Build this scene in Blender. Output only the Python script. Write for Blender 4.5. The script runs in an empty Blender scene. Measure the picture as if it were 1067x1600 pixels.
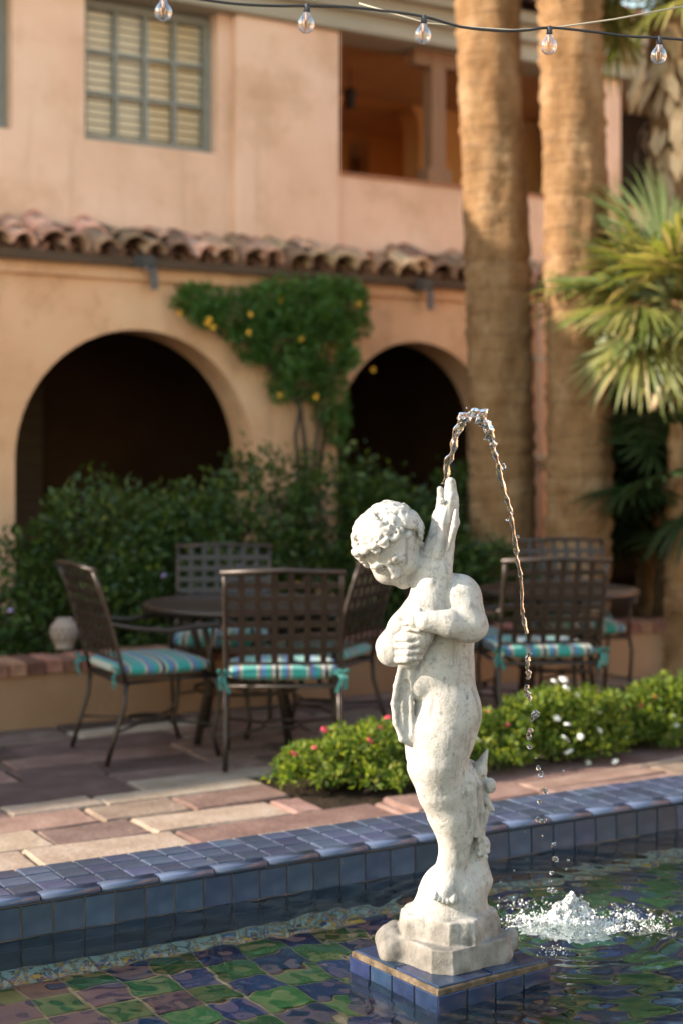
import bpy, math, random
import numpy as np
from mathutils import Vector, Matrix, Euler

random.seed(7)
rng = np.random.default_rng(7)
sc = bpy.context.scene
C = sc.collection
R = math.radians

# ------------------------------------------------------------------ camera
EYE = 1.55            # eye height above the patio (metres)
FPX = 2400.0          # focal length in photograph pixels (54 mm on a 36 mm tall frame)
HX, HY = 533.5, 708.0 # principal column and horizon row of the photograph
cam_data = bpy.data.cameras.new('camera')
cam = bpy.data.objects.new('camera', cam_data)
C.objects.link(cam)
cam.location = (0, 0, EYE)
cam.rotation_euler = (R(90), 0, 0)
cam_data.sensor_fit = 'VERTICAL'
cam_data.sensor_height = 36.0
cam_data.sensor_width = 24.0
cam_data.lens = 54.0
cam_data.shift_y = -92.0 / 1600.0
cam_data.clip_start = 0.05
cam_data.clip_end = 2000.0
cam_data.dof.use_dof = True
cam_data.dof.focus_distance = 4.52
cam_data.dof.aperture_fstop = 1.75
sc.camera = cam

# ------------------------------------------------------------------ sky and sun
SUN_AZ = 80.0         # degrees to the left of straight behind the camera
SUN_EL = 25.2
sun_dir = Vector((-math.sin(R(SUN_AZ)) * math.cos(R(SUN_EL)),
                  -math.cos(R(SUN_AZ)) * math.cos(R(SUN_EL)),
                  math.sin(R(SUN_EL))))
world = bpy.data.worlds.new('World')
sc.world = world
world.use_nodes = True
wn = world.node_tree
bg = wn.nodes['Background']
sky = wn.nodes.new('ShaderNodeTexSky')
sky.sky_type = 'NISHITA'
sky.sun_disc = False
sky.sun_elevation = R(SUN_EL)
sky.sun_rotation = math.atan2(sun_dir.x, sun_dir.y)
sky.altitude = 300
sky.air_density = 1.7
sky.dust_density = 1.0
sky.ozone_density = 0.6
wn.links.new(sky.outputs[0], bg.inputs['Color'])
bg.inputs['Strength'].default_value = 0.15

sun_data = bpy.data.lights.new('sun', 'SUN')
sun = bpy.data.objects.new('sun', sun_data)
C.objects.link(sun)
sun_data.energy = 5.0
sun_data.angle = R(0.6)
sun_data.color = (1.0, 0.885, 0.75)
sun.location = (-6, -2, 8)
sun.rotation_euler = sun_dir.to_track_quat('Z', 'Y').to_euler()

sc.view_settings.view_transform = 'Standard'
sc.view_settings.look = 'None'
sc.view_settings.gamma = 1.0
sc.view_settings.use_curve_mapping = False
sc.view_settings.exposure = 1.5
sc.render.engine = 'CYCLES'
sc.cycles.use_denoising = True
try:
    sc.cycles.denoiser = 'OPENIMAGEDENOISE'
except Exception:
    pass
sc.cycles.max_bounces = 10
sc.cycles.transparent_max_bounces = 16
sc.cycles.transmission_bounces = 10
sc.cycles.sample_clamp_indirect = 8.0
sc.cycles.blur_glossy = 0.3

# ------------------------------------------------------------------ frames of the place
def frame(origin, deg):
    a = R(deg)
    return Matrix.Translation(origin) @ Matrix.Rotation(a, 4, 'Z')

B_DEG, P_DEG, K_DEG = 32.0, 30.6, 35.0
BF = frame(Vector((-1.665, 12.0, 0)), B_DEG)     # building: x along the facade, y into it
PF = frame(Vector((-1.092, 4.908, 0)), P_DEG)    # pool: x along the far wall, y away from the water
BI, PI_ = BF.inverted(), PF.inverted()

def ray(px, py):
    return Vector(((px - HX) / FPX, 1.0, (HY - py) / FPX))

def hit(inv, px, py, d):
    """point of the plane y=d of a frame seen at a place of the photograph, in frame coordinates"""
    o = inv @ Vector((0, 0, EYE))
    v = inv.to_3x3() @ ray(px, py)
    k = (d - o.y) / v.y
    return o + v * k

def bt(px, d=0.0):
    return hit(BI, px, HY, d).x

def bz(px, py, d=0.0):
    return hit(BI, px, py, d).z

def ground(px, py, z=0.0):
    k = (EYE - z) * FPX / (py - HY)
    return Vector(((px - HX) / FPX * k, k, z))

def at(px, py, Y):
    return Vector(((px - HX) / FPX * Y, Y, EYE + (HY - py) / FPX * Y))

# ------------------------------------------------------------------ objects
def tag(o, label=None, cat=None, group=None, kind=None):
    if label: o['label'] = label
    if cat: o['category'] = cat
    if group: o['group'] = group
    if kind: o['kind'] = kind
    return o

def empty(name, mat=None, loc=(0, 0, 0), rz=0.0):
    o = bpy.data.objects.new(name, None)
    C.objects.link(o)
    o.matrix_world = mat if mat is not None else Matrix.Translation(Vector(loc)) @ Matrix.Rotation(rz, 4, 'Z')
    o.empty_display_size = 0.1
    return o

def link(name, me, parent=None, loc=None, rot=None):
    o = bpy.data.objects.new(name, me)
    C.objects.link(o)
    if parent is not None: o.parent = parent
    if loc is not None: o.location = loc
    if rot is not None: o.rotation_euler = rot
    return o

def children(o):
    return [c for c in C.objects if c.parent == o]

def copy_tree(o, parent=None, kids=None):
    c = o.copy()
    C.objects.link(c)
    if parent is not None: c.parent = parent
    for ch in children(o):
        copy_tree(ch, c)
    return c

def mesh_np(name, verts, faces, mats=(), smooth=False, mat_idx=None):
    """mesh from numpy arrays, all faces with the same number of corners"""
    verts = np.asarray(verts, dtype=np.float32)
    faces = np.asarray(faces, dtype=np.int32)
    me = bpy.data.meshes.new(name)
    n, k = faces.shape
    me.vertices.add(len(verts)); me.vertices.foreach_set('co', verts.ravel())
    me.loops.add(n * k); me.loops.foreach_set('vertex_index', faces.ravel())
    me.polygons.add(n)
    me.polygons.foreach_set('loop_start', np.arange(0, n * k, k, dtype=np.int32))
    if smooth: me.polygons.foreach_set('use_smooth', np.ones(n, dtype=bool))
    if mat_idx is not None: me.polygons.foreach_set('material_index', np.asarray(mat_idx, dtype=np.int32))
    me.update(calc_edges=True)
    for m in mats: me.materials.append(m)
    return me

class MB:
    """collects shapes into one mesh"""
    def __init__(s): s.v, s.f, s.m, s.sm, s.mi, s.smooth = [], [], [], [], 0, False
    def add(s, verts, faces, smooth=None):
        o = len(s.v)
        s.v.extend([tuple(x) for x in verts])
        for f in faces:
            s.f.append(tuple(i + o for i in f)); s.m.append(s.mi); s.sm.append(s.smooth if smooth is None else smooth)
        return s
    def box(s, lo, hi, mat=None):
        x0, y0, z0 = lo; x1, y1, z1 = hi
        v = [Vector(p) for p in ((x0,y0,z0),(x1,y0,z0),(x1,y1,z0),(x0,y1,z0),(x0,y0,z1),(x1,y0,z1),(x1,y1,z1),(x0,y1,z1))]
        if mat is not None: v = [mat @ p for p in v]
        return s.add(v, [(0,3,2,1),(4,5,6,7),(0,1,5,4),(1,2,6,5),(2,3,7,6),(3,0,4,7)], False)
    def bevbox(s, lo, hi, b, mat=None):
        """box whose top edges are chamfered"""
        x0, y0, z0 = lo; x1, y1, z1 = hi
        v = [(x0,y0,z0),(x1,y0,z0),(x1,y1,z0),(x0,y1,z0),
             (x0,y0,z1-b),(x1,y0,z1-b),(x1,y1,z1-b),(x0,y1,z1-b),
             (x0+b,y0+b,z1),(x1-b,y0+b,z1),(x1-b,y1-b,z1),(x0+b,y1-b,z1)]
        v = [Vector(p) for p in v]
        if mat is not None: v = [mat @ p for p in v]
        return s.add(v, [(0,3,2,1),(0,1,5,4),(1,2,6,5),(2,3,7,6),(3,0,4,7),(4,5,9,8),(5,6,10,9),(6,7,11,10),(7,4,8,11),(8,9,10,11)], False)
    def bar(s, a, b, w, h, up=(0, 0, 1)):
        """flat bar from a to b"""
        a, b = Vector(a), Vector(b)
        d = (b - a).normalized(); u = Vector(up); x = d.cross(u)
        if x.length < 1e-4: x = d.cross(Vector((1, 0, 0)))
        x.normalize(); u = x.cross(d)
        v = []
        for p in (a, b):
            for sx, su in ((-1,-1),(1,-1),(1,1),(-1,1)):
                v.append(p + x * (sx * w / 2) + u * (su * h / 2))
        return s.add(v, [(0,1,2,3),(7,6,5,4),(0,4,5,1),(1,5,6,2),(2,6,7,3),(3,7,4,0)], False)
    def tube(s, pts, r, n=8, caps=True):
        pts = [Vector(p) for p in pts]
        rs = r if isinstance(r, (list, tuple)) else [r] * len(pts)
        rings, prev = [], None
        for i, p in enumerate(pts):
            d = (pts[min(i + 1, len(pts) - 1)] - pts[max(i - 1, 0)])
            if d.length < 1e-9: d = Vector((0, 0, 1))
            d.normalize()
            if prev is None:
                x = d.cross(Vector((0, 0, 1)))
                if x.length < 1e-3: x = d.cross(Vector((0, 1, 0)))
            else:
                x = prev - d * prev.dot(d)
            x.normalize(); prev = x; y = d.cross(x)
            rings.append([p + (x * math.cos(2*math.pi*k/n) + y * math.sin(2*math.pi*k/n)) * rs[i] for k in range(n)])
        v = [q for ring in rings for q in ring]
        f = []
        for i in range(len(pts) - 1):
            for k in range(n):
                f.append((i*n+k, i*n+(k+1) % n, (i+1)*n+(k+1) % n, (i+1)*n+k))
        s.add(v, f, True)
        if caps:
            o = len(s.v) - len(v)
            s.f.append(tuple(o + k for k in reversed(range(n)))); s.m.append(s.mi); s.sm.append(False)
            s.f.append(tuple(o + (len(pts)-1)*n + k for k in range(n))); s.m.append(s.mi); s.sm.append(False)
        return s
    def lathe(s, prof, n=16, loc=(0, 0, 0), mat=None):
        v = []
        for r, z in prof:
            for k in range(n):
                p = Vector((loc[0] + r*math.cos(2*math.pi*k/n), loc[1] + r*math.sin(2*math.pi*k/n), loc[2] + z))
                v.append(mat @ p if mat is not None else p)
        f = []
        for i in range(len(prof) - 1):
            for k in range(n):
                f.append((i*n+k, i*n+(k+1) % n, (i+1)*n+(k+1) % n, (i+1)*n+k))
        return s.add(v, f, True)
    def mesh(s, name, *mats):
        me = bpy.data.meshes.new(name)
        me.from_pydata(s.v, [], s.f)
        me.polygons.foreach_set('use_smooth', s.sm)
        me.polygons.foreach_set('material_index', s.m)
        me.update()
        for m in mats: me.materials.append(m)
        return me
    def build(s, name, mat, parent=None, **kw):
        mats = mat if isinstance(mat, (list, tuple)) else [mat]
        return link(name, s.mesh(name, *mats), parent, **kw)

# ------------------------------------------------------------------ materials
def new_mat(name):
    m = bpy.data.materials.new(name)
    m.use_nodes = True
    nt = m.node_tree
    return m, nt, nt.nodes['Principled BSDF']

def ramp(nt, stops, interp='LINEAR'):
    r = nt.nodes.new('ShaderNodeValToRGB')
    cr = r.color_ramp
    cr.interpolation = interp
    while len(cr.elements) < len(stops): cr.elements.new(0.5)
    while len(cr.elements) > len(stops): cr.elements.remove(cr.elements[-1])
    for e, (p, c) in zip(cr.elements, stops):
        e.position = p
        e.color = (c[0], c[1], c[2], 1)
    return r

def noise(nt, scale, detail=4, coord='Object', rough=0.55, dist=0.0, stretch=None):
    tc = nt.nodes.new('ShaderNodeTexCoord')
    n = nt.nodes.new('ShaderNodeTexNoise')
    n.inputs['Scale'].default_value = scale
    n.inputs['Detail'].default_value = detail
    n.inputs['Roughness'].default_value = rough
    n.inputs['Distortion'].default_value = dist
    src = tc.outputs[coord]
    if stretch:
        mp = nt.nodes.new('ShaderNodeMapping')
        mp.inputs['Scale'].default_value = stretch
        nt.links.new(src, mp.inputs['Vector']); src = mp.outputs[0]
    nt.links.new(src, n.inputs['Vector'])
    return n

def mixc(nt, fac, a, b, mode='MIX'):
    m = nt.nodes.new('ShaderNodeMix')
    m.data_type = 'RGBA'; m.blend_type = mode
    for sock, val in ((m.inputs[0], fac), (m.inputs[6], a), (m.inputs[7], b)):
        if hasattr(val, 'links'): nt.links.new(val, sock)
        elif isinstance(val, (tuple, list)): sock.default_value = (*val[:3], 1)
        else: sock.default_value = val
    return m.outputs[2]

def bump(nt, height, strength, dist, bsdf, prev=None):
    b = nt.nodes.new('ShaderNodeBump')
    b.inputs['Strength'].default_value = strength
    b.inputs['Distance'].default_value = dist
    nt.links.new(height, b.inputs['Height'])
    if prev is not None: nt.links.new(prev, b.inputs['Normal'])
    nt.links.new(b.outputs[0], bsdf.inputs['Normal'])
    return b.outputs[0]

def surface(name, cols, scale=4.0, rough=0.8, bump_s=0.3, bump_scale=40, bump_d=0.01, var=0.0, island=False, detail=5,
            metal=0.0, spec=0.5, coat=0.0, stain=None, streak=None, stretch=None, lo=0.3, hi=0.7, coord='Object', hue=0.0):
    """mottled surface: colours through a noise, random value per object or island, fine relief"""
    m, nt, b = new_mat(name)
    n = noise(nt, scale, detail, coord, stretch=stretch)
    k = len(cols)
    r = ramp(nt, [(lo + (hi - lo) * i / max(1, k - 1), c) for i, c in enumerate(cols)])
    nt.links.new(n.outputs['Fac'], r.inputs[0])
    col = r.outputs[0]
    if stain:
        n2 = noise(nt, stain[1], 6, coord, rough=0.65)
        r2 = ramp(nt, [(stain[2], (0, 0, 0)), (stain[3], (1, 1, 1))])
        nt.links.new(n2.outputs['Fac'], r2.inputs[0])
        col = mixc(nt, r2.outputs[0], col, stain[0])
    if streak:
        n7 = noise(nt, streak[1], 5, coord, rough=0.6, stretch=(1, 1, .12))
        r7 = ramp(nt, [(streak[2], (0, 0, 0)), (streak[3], (.8, .8, .8))])
        nt.links.new(n7.outputs['Fac'], r7.inputs[0])
        col = mixc(nt, r7.outputs[0], col, streak[0])
    if var > 0 or hue > 0:
        if island:
            g = nt.nodes.new('ShaderNodeNewGeometry'); rnd = g.outputs['Random Per Island']
        else:
            g = nt.nodes.new('ShaderNodeObjectInfo'); rnd = g.outputs['Random']
        mr = nt.nodes.new('ShaderNodeMapRange')
        mr.inputs['To Min'].default_value = 1 - var; mr.inputs['To Max'].default_value = 1 + var
        nt.links.new(rnd, mr.inputs['Value'])
        hs = nt.nodes.new('ShaderNodeHueSaturation')
        nt.links.new(mr.outputs[0], hs.inputs['Value'])
        if hue > 0:
            ml = nt.nodes.new('ShaderNodeMath'); ml.operation = 'MULTIPLY'; ml.inputs[1].default_value = 7.31
            fr = nt.nodes.new('ShaderNodeMath'); fr.operation = 'FRACT'
            mh = nt.nodes.new('ShaderNodeMapRange')
            mh.inputs['To Min'].default_value = 0.5 - hue; mh.inputs['To Max'].default_value = 0.5 + hue
            nt.links.new(rnd, ml.inputs[0]); nt.links.new(ml.outputs[0], fr.inputs[0]); nt.links.new(fr.outputs[0], mh.inputs['Value'])
            nt.links.new(mh.outputs[0], hs.inputs['Hue'])
        nt.links.new(col, hs.inputs['Color'])
        col = hs.outputs[0]
    nt.links.new(col, b.inputs['Base Color'])
    b.inputs['Roughness'].default_value = rough
    b.inputs['Metallic'].default_value = metal
    b.inputs['Specular IOR Level'].default_value = spec
    b.inputs['Coat Weight'].default_value = coat
    if bump_s > 0:
        nb = noise(nt, bump_scale, 5, coord, rough=0.6)
        bump(nt, nb.outputs['Fac'], bump_s, bump_d, b)
    return m

def leaf_mat(name, cols, trans=0.35, rough=0.45, var=0.3, spec=0.4):
    """leaves: colour per leaf, a part of the light passes through"""
    m, nt, b = new_mat(name)
    g = nt.nodes.new('ShaderNodeNewGeometry')
    k = len(cols)
    r = ramp(nt, [(i / max(1, k - 1), c) for i, c in enumerate(cols)])
    nt.links.new(g.outputs['Random Per Island'], r.inputs[0])
    nt.links.new(r.outputs[0], b.inputs['Base Color'])
    b.inputs['Roughness'].default_value = rough
    b.inputs['Specular IOR Level'].default_value = spec
    t = nt.nodes.new('ShaderNodeBsdfTranslucent')
    hs = nt.nodes.new('ShaderNodeHueSaturation')
    hs.inputs['Hue'].default_value = 0.48; hs.inputs['Saturation'].default_value = 1.15; hs.inputs['Value'].default_value = 1.6
    nt.links.new(r.outputs[0], hs.inputs['Color']); nt.links.new(hs.outputs[0], t.inputs['Color'])
    mx = nt.nodes.new('ShaderNodeMixShader'); mx.inputs[0].default_value = trans
    nt.links.new(b.outputs[0], mx.inputs[1]); nt.links.new(t.outputs[0], mx.inputs[2])
    nt.links.new(mx.outputs[0], nt.nodes['Material Output'].inputs['Surface'])
    return m

M = {}
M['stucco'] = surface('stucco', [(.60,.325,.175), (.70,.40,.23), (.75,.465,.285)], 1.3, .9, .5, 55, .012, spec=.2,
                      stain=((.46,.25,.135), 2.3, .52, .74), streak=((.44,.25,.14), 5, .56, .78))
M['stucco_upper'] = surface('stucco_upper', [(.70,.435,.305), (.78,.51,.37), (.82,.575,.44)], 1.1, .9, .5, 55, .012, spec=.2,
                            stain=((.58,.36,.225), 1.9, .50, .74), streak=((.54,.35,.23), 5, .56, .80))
M['stucco_inside'] = surface('stucco_inside', [(.60,.29,.10), (.66,.34,.13)], 1.5, .9, .3, 40, .01, spec=.2)
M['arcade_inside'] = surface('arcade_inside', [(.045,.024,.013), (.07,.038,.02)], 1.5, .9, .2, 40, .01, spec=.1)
M['fascia'] = surface('fascia', [(.30,.26,.20), (.40,.35,.27)], 6, .7, .2, 60, .004, spec=.3, stretch=(.2, 1, 4))
M['dark_wood'] = surface('dark_wood', [(.06,.035,.02), (.10,.06,.035)], 8, .7, .3, 60, .004, spec=.3, stretch=(.2, 1, 4))
M['post_wood'] = surface('post_wood', [(.20,.10,.055), (.28,.15,.08)], 8, .7, .3, 60, .004, spec=.3, stretch=(4, 4, .3))
M['window_paint'] = surface('window_paint', [(.19,.19,.165), (.24,.235,.20)], 12, .6, .15, 80, .003, spec=.4)
M['blind'] = surface('blind', [(.86,.66,.42), (.90,.72,.48)], 6, .6, 0)
M['roof_tile'] = surface('roof_tile', [(.40,.20,.12), (.58,.34,.22), (.70,.50,.37)], 9, .85, .5, 60, .01, var=.6, hue=.02, spec=.2,
                         stain=((.10,.07,.05), 7, .5, .72))
M['pan_tile'] = surface('pan_tile', [(.16,.08,.05), (.26,.13,.08)], 9, .9, .4, 60, .01, var=.4, island=True, spec=.2)
M['black_metal'] = surface('black_metal', [(.03,.03,.032), (.05,.05,.05)], 10, .5, .1, 80, .002, metal=.3)
M['steel'] = surface('steel', [(.20,.21,.24), (.26,.27,.30)], 10, .4, .05, 80, .002, metal=.6)
M['brick'] = surface('brick', [(.14,.055,.035), (.21,.09,.06), (.27,.14,.09)], 12, .9, .5, 60, .008, var=.45, hue=.015, spec=.2)
M['mortar'] = surface('mortar', [(.14,.105,.08), (.20,.15,.11)], 20, .95, .5, 120, .006, spec=.1)
M['planter_stucco'] = surface('planter_stucco', [(.26,.14,.075), (.33,.19,.11)], 1.6, .92, .4, 60, .01, spec=.15,
                              stain=((.22,.13,.08), 2.5, .55, .8))
M['soil'] = surface('soil', [(.020,.014,.009), (.045,.030,.018)], 14, .95, .8, 50, .03, spec=.1)
M['flagstone'] = surface('flagstone', [(.105,.066,.05), (.15,.10,.077), (.20,.14,.107)], 5, .82, .6, 26, .012, var=.26, hue=.016, spec=.25,
                         stain=((.09,.055,.04), 6, .55, .8))
# ================================================================== setting: ground
gm = MB(); gm.add([(-150, -150, -.42), (150, -150, -.42), (150, 150, -.42), (-150, 150, -.42)], [(0, 1, 2, 3)])
g = gm.build('ground', surface('ground', [(.42,.35,.27), (.50,.42,.33)], .5, .95, .4, 8, .02))
tag(g, 'bare sandy ground around the building and courtyard', 'ground', kind='structure')

# ================================================================== the building
bld = empty('arcade_building', BF)
tag(bld, 'two storey peach stucco building with arched arcade, tiled eave and open gallery', 'building')

T0, T1 = -26.0, 11.0
WALL_T = 0.36
arches = []       # (centre, radius, spring height)
aL, aR = bt(24), bt(397)
arches.append(((aL + aR) / 2, (aR - aL) / 2, 1.50))
c2 = bt(651); r2 = c2 - bt(527)
arches.append((c2, r2, bz(651, 534) - r2))
c3 = bt(1040)
arches.append((c3, 1.0, bz(1040, 560) - 1.0))
arches.append((c3 + 2.85, 1.0, 1.52))
arches.append((arches[0][0] - 2.9, 1.0, 1.52))
Z_EAVE = bz(523, 437)             # underside of the tiled eave

def wall_with_arches(t0, t1, y0, y1, ztop, arcs, mb, zbase=-.45, steps=28):
    ts = [(t0, None)]
    arcs = sorted(arcs)
    prof = []                       # (t, lower edge)
    cur = t0
    prof.append((t0, zbase))
    for c, r, s in arcs:
        prof.append((c - r, zbase)); prof.append((c - r, s))
        for i in range(1, steps):
            a = math.pi - math.pi * i / steps
            prof.append((c + r * math.cos(a), s + r * math.sin(a)))
        prof.append((c + r, s)); prof.append((c + r, zbase))
    prof.append((t1, zbase))
    v = []
    for t, z in prof:
        v += [(t, y0, z), (t, y0, ztop), (t, y1, z), (t, y1, ztop)]
    f = []
    for i in range(len(prof) - 1):
        a, b = 4 * i, 4 * (i + 1)
        if abs(prof[i][0] - prof[i + 1][0]) > 1e-6:
            f += [(a, b, b + 1, a + 1), (a + 2, a + 3, b + 3, b + 2), (a + 1, b + 1, b + 3, a + 3)]
        f.append((a, a + 2, b + 2, b))
    f += [(0, 1, 3, 2), (len(v) - 4, len(v) - 2, len(v) - 1, len(v) - 3)]
    mb.add(v, f, False)

mb = MB(); wall_with_arches(T0, T1, 0, WALL_T, Z_EAVE, arches, mb)
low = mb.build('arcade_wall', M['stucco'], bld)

mb = MB()                                                # arcade behind the arches, its shade put into a near-black colour
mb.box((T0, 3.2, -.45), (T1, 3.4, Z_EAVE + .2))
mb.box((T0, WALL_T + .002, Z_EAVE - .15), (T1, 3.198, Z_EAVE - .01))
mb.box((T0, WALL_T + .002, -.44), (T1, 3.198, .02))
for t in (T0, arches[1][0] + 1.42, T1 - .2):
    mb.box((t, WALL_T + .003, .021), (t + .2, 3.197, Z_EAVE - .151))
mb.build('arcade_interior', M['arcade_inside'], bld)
# doorway seen at the back of the first arch
mb = MB(); td = bt(30, 3.1)
mb.box((td - .9, 3.12, .02), (td + .25, 3.19, 2.2))
mb.build('arcade_door', M['dark_wood'], bld)

# --- tiled eave between the storeys
D_UP = .42                                                # face of the upper wall
er = empty('tiled_eave'); er.parent = bld
mb = MB()
mb.box((T0, -.10, Z_EAVE + .004), (T1, .50, Z_EAVE + .045)); mb.box((T0, -.135, Z_EAVE - .02), (T1, -.102, Z_EAVE + .05))
mb.build('eave_board', M['dark_wood'], er)
mb = MB(); mb.box((T0, -.045, Z_EAVE - .115), (T1, -.003, Z_EAVE - .022))
mb.build('cornice', M['stucco'], bld)

def barrel(r0, r1, L, thick, n=7, up=1):
    """half-round clay tile along +y from the eave up, open side down"""
    v, f = [], []
    for j, (y, r) in enumerate(((0, r0), (L, r1))):
        for k in range(n + 1):
            a = math.pi * k / n
            v.append((-r * math.cos(a), y, up * r * math.sin(a)))
        for k in range(n + 1):
            a = math.pi * k / n
            v.append((-(r - thick) * math.cos(a), y, up * (r - thick) * math.sin(a)))
    q = 2 * (n + 1)
    for k in range(n):
        f.append((k, k + 1, q + k + 1, q + k))
        f.append((n + 1 + k + 1, n + 1 + k, q + n + 1 + k, q + n + 1 + k + 1))
        f.append((k + 1, k, n + 1 + k, n + 1 + k + 1))
        f.append((q + k, q + k + 1, q + n + 1 + k + 1, q + n + 1 + k))
    b = MB(); b.add(v, f, True)
    return b
tile_meshes = [barrel(.098 + .012 * i, .076 + .006 * i, .34 + .02 * i, .017).mesh('roof_tile', M['roof_tile']) for i in range(3)]
PITCH = R(21)
SP = .212
pan = MB()
k = 0
t = T0 + .1
ZT = Z_EAVE + .085
while t < T1 - .1:
    vis = bt(-40) < t < bt(1110)
    for row in range(2):
        y = -.16 + .24 * row + random.uniform(-.025, .02)
        z = ZT + (y + .16) * math.tan(PITCH) + random.uniform(-.012, .018)
        tt = t + random.uniform(-.035, .035)
        rot = (PITCH + R(random.uniform(-9, 9)), R(random.uniform(-14, 14)), R(random.uniform(-13, 13)))
        if vis:
            link('roof_tile', random.choice(tile_meshes), er, (tt, y, z), rot)
        else:
            pan.v  # outside the picture: joined with the pans below
            b = barrel(.085, .07, .34, .016, 5)
            mt = Matrix.Translation((tt, y, z)) @ Euler(rot).to_matrix().to_4x4()
            pan.add([mt @ Vector(p) for p in b.v], b.f, True)
    b = barrel(.08, .072, .55, .014, 5, -1)
    mt = Matrix.Translation((t + SP / 2, -.13 + random.uniform(-.02, .02), ZT + .02)) @ Matrix.Rotation(PITCH, 4, 'X')
    pan.add([mt @ Vector(p) for p in b.v], b.f, True)
    t += SP
po = pan.build('pan_tiles', M['pan_tile'], er); po['kind'] = 'stuff'

# --- upper wall
Z_FAS = bz(523, 52, D_UP)        # underside of the fascia beam
Z_RAIL = bz(523, 272, D_UP - .05)
Z_UP0 = Z_EAVE + .05
UT = .34
def tU(px): return bt(px, D_UP)
w0, w1 = tU(133), tU(341)
wz0, wz1 = bz(341, 247, D_UP + .16), Z_FAS - .02
n0, n1 = tU(110), tU(362)
pil1 = tU(523)
mb = MB()
TL0 = tU(-22) - .75; TL1 = tU(20)                  # left window, mostly outside the frame
zwl = bz(10, 207, D_UP + .14)
zt = Z_FAS
mb.box((T0, D_UP, Z_UP0), (TL0, D_UP + UT, zt))
mb.box((TL0, D_UP, Z_UP0), (TL1, D_UP + UT, zwl))
mb.box((TL1, D_UP, Z_UP0), (w0, D_UP + UT, zt))
mb.box((w0, D_UP, Z_UP0), (w1, D_UP + UT, wz0))
mb.box((w1, D_UP, Z_UP0), (n1, D_UP + UT, zt))
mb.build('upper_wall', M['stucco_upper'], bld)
mb = MB(); mb.box((n1, D_UP - .10, Z_UP0 - .02), (pil1, D_UP + UT + .01, zt))
pl = mb.build('pilaster', M['stucco_upper'], bld)
bv = pl.modifiers.new('soft_edges', 'BEVEL'); bv.width = .03; bv.segments = 3
# parapet, piers
p0, p1 = tU(937), tU(964)
mb = MB()
mb.box((pil1, D_UP - .03, Z_UP0), (T1, D_UP + .22, Z_RAIL))
pr = mb.build('parapet', M['stucco_upper'], bld)
mb = MB(); mb.box((pil1, D_UP - .05, Z_RAIL + .001), (p0, D_UP + .25, Z_RAIL + .03)); mb.box((p1, D_UP - .05, Z_RAIL + .001), (T1, D_UP + .25, Z_RAIL + .03))
mb.build('parapet_cap', surface('cap', [(.30,.12,.06), (.38,.17,.09)], 6, .85, .3, 40, .01), bld)
mb = MB(); mb.box((p0, D_UP - .06, Z_RAIL - .05), (p1, D_UP + .26, Z_FAS))
pr = mb.build('pier', M['stucco_upper'], bld)
bv = pr.modifiers.new('soft_edges', 'BEVEL'); bv.width = .025; bv.segments = 2
mb = MB(); tp = tU(687)
mb.box((tp - .075, D_UP + .02, Z_RAIL + .031), (tp + .075, D_UP + .17, Z_FAS)); mb.box((tp - .13, D_UP - .0, Z_RAIL + .032), (tp + .13, D_UP + .19, Z_RAIL + .17)); mb.box((tp - .26, D_UP + .03, Z_FAS - .14), (tp + .26, D_UP + .16, Z_FAS - .002))
mb.build('gallery_post', M['post_wood'], bld)
tp2 = tU(1150)
mb = MB(); mb.box((tp2, D_UP - .06, Z_RAIL - .05), (tp2 + .3, D_UP + .26, Z_FAS)); mb.build('pier', M['stucco_upper'], bld)
# gallery interior
mb = MB(); GB = D_UP + 2.3
ga = ((bt(592, GB)), (bt(655, GB) - bt(592, GB)), 0)
ra = ga[1]; gz = bz(592, 126, GB) - ra
zf = Z_UP0 + .1
wall_with_arches(pil1 - .6, p0 + .9, GB, GB + .3, Z_FAS + .1, [(ga[0], ra, gz)], mb, zbase=zf)
mb.box((p0 + .903, GB + .002, zf), (T1, GB + .302, Z_FAS + .1))
mb.box((pil1 - .601, D_UP + UT + .002, zf), (pil1 - .40, GB - .002, Z_FAS + .1))
mb.box((pil1 - .6, D_UP + .23, zf - .15), (T1, GB + 2.2, zf - .002))
# alcove behind the inner arch with its own small opening
ab = GB + 1.5
sa = bt(560, ab); sr = .15; sz = bz(560, 213, ab) - sr
wall_with_arches(ga[0] - 1.6, ga[0] + 1.6, ab, ab + .2, Z_FAS + .1, [(sa, sr, sz)], mb, zbase=zf)
mb.box((ga[0] - 1.8, GB + .303, zf), (ga[0] - 1.602, ab + .2, Z_FAS + .1)); mb.box((ga[0] + 1.602, GB + .303, zf), (ga[0] + 1.8, ab + .2, Z_FAS + .1))
mb.build('gallery_interior', M['stucco_inside'], bld)
M['stucco_ceiling'] = surface('stucco_ceiling', [(.45,.22,.09), (.52,.27,.11)], 2, .9, .1)
mb = MB()
mb.box((pil1 - .6, D_UP + .30, Z_FAS + .101), (T1, GB + .29, Z_FAS + .2)); mb.box((ga[0] - 1.8, GB + .2915, Z_FAS + .101), (ga[0] - .5501, GB + 1.02, Z_FAS + .2)); mb.box((ga[0] - .55, GB + .291, Z_FAS + .101), (ga[0] + 1.8, ab + .2, Z_FAS + .2))  # unseen gap left over the alcove to let daylight in
mb.box((ga[0] - 1.8, ab + .9, zf), (ga[0] + 1.8, ab + 1.0, Z_FAS + .09)); mb.box((ga[0] - 1.8, ab + .201, zf), (ga[0] - 1.7, ab + .899, Z_FAS - .011)); mb.box((ga[0] + 1.7, ab + .201, zf), (ga[0] + 1.8, ab + .899, Z_FAS - .011)); mb.box((ga[0] - 1.8, ab + .201, Z_FAS - .01), (ga[0] + 1.8, ab + .899, Z_FAS + .09))
mb.build('gallery_ceiling', M['stucco_ceiling'], bld)
mb = MB(); tdk = tU(965)
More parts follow.
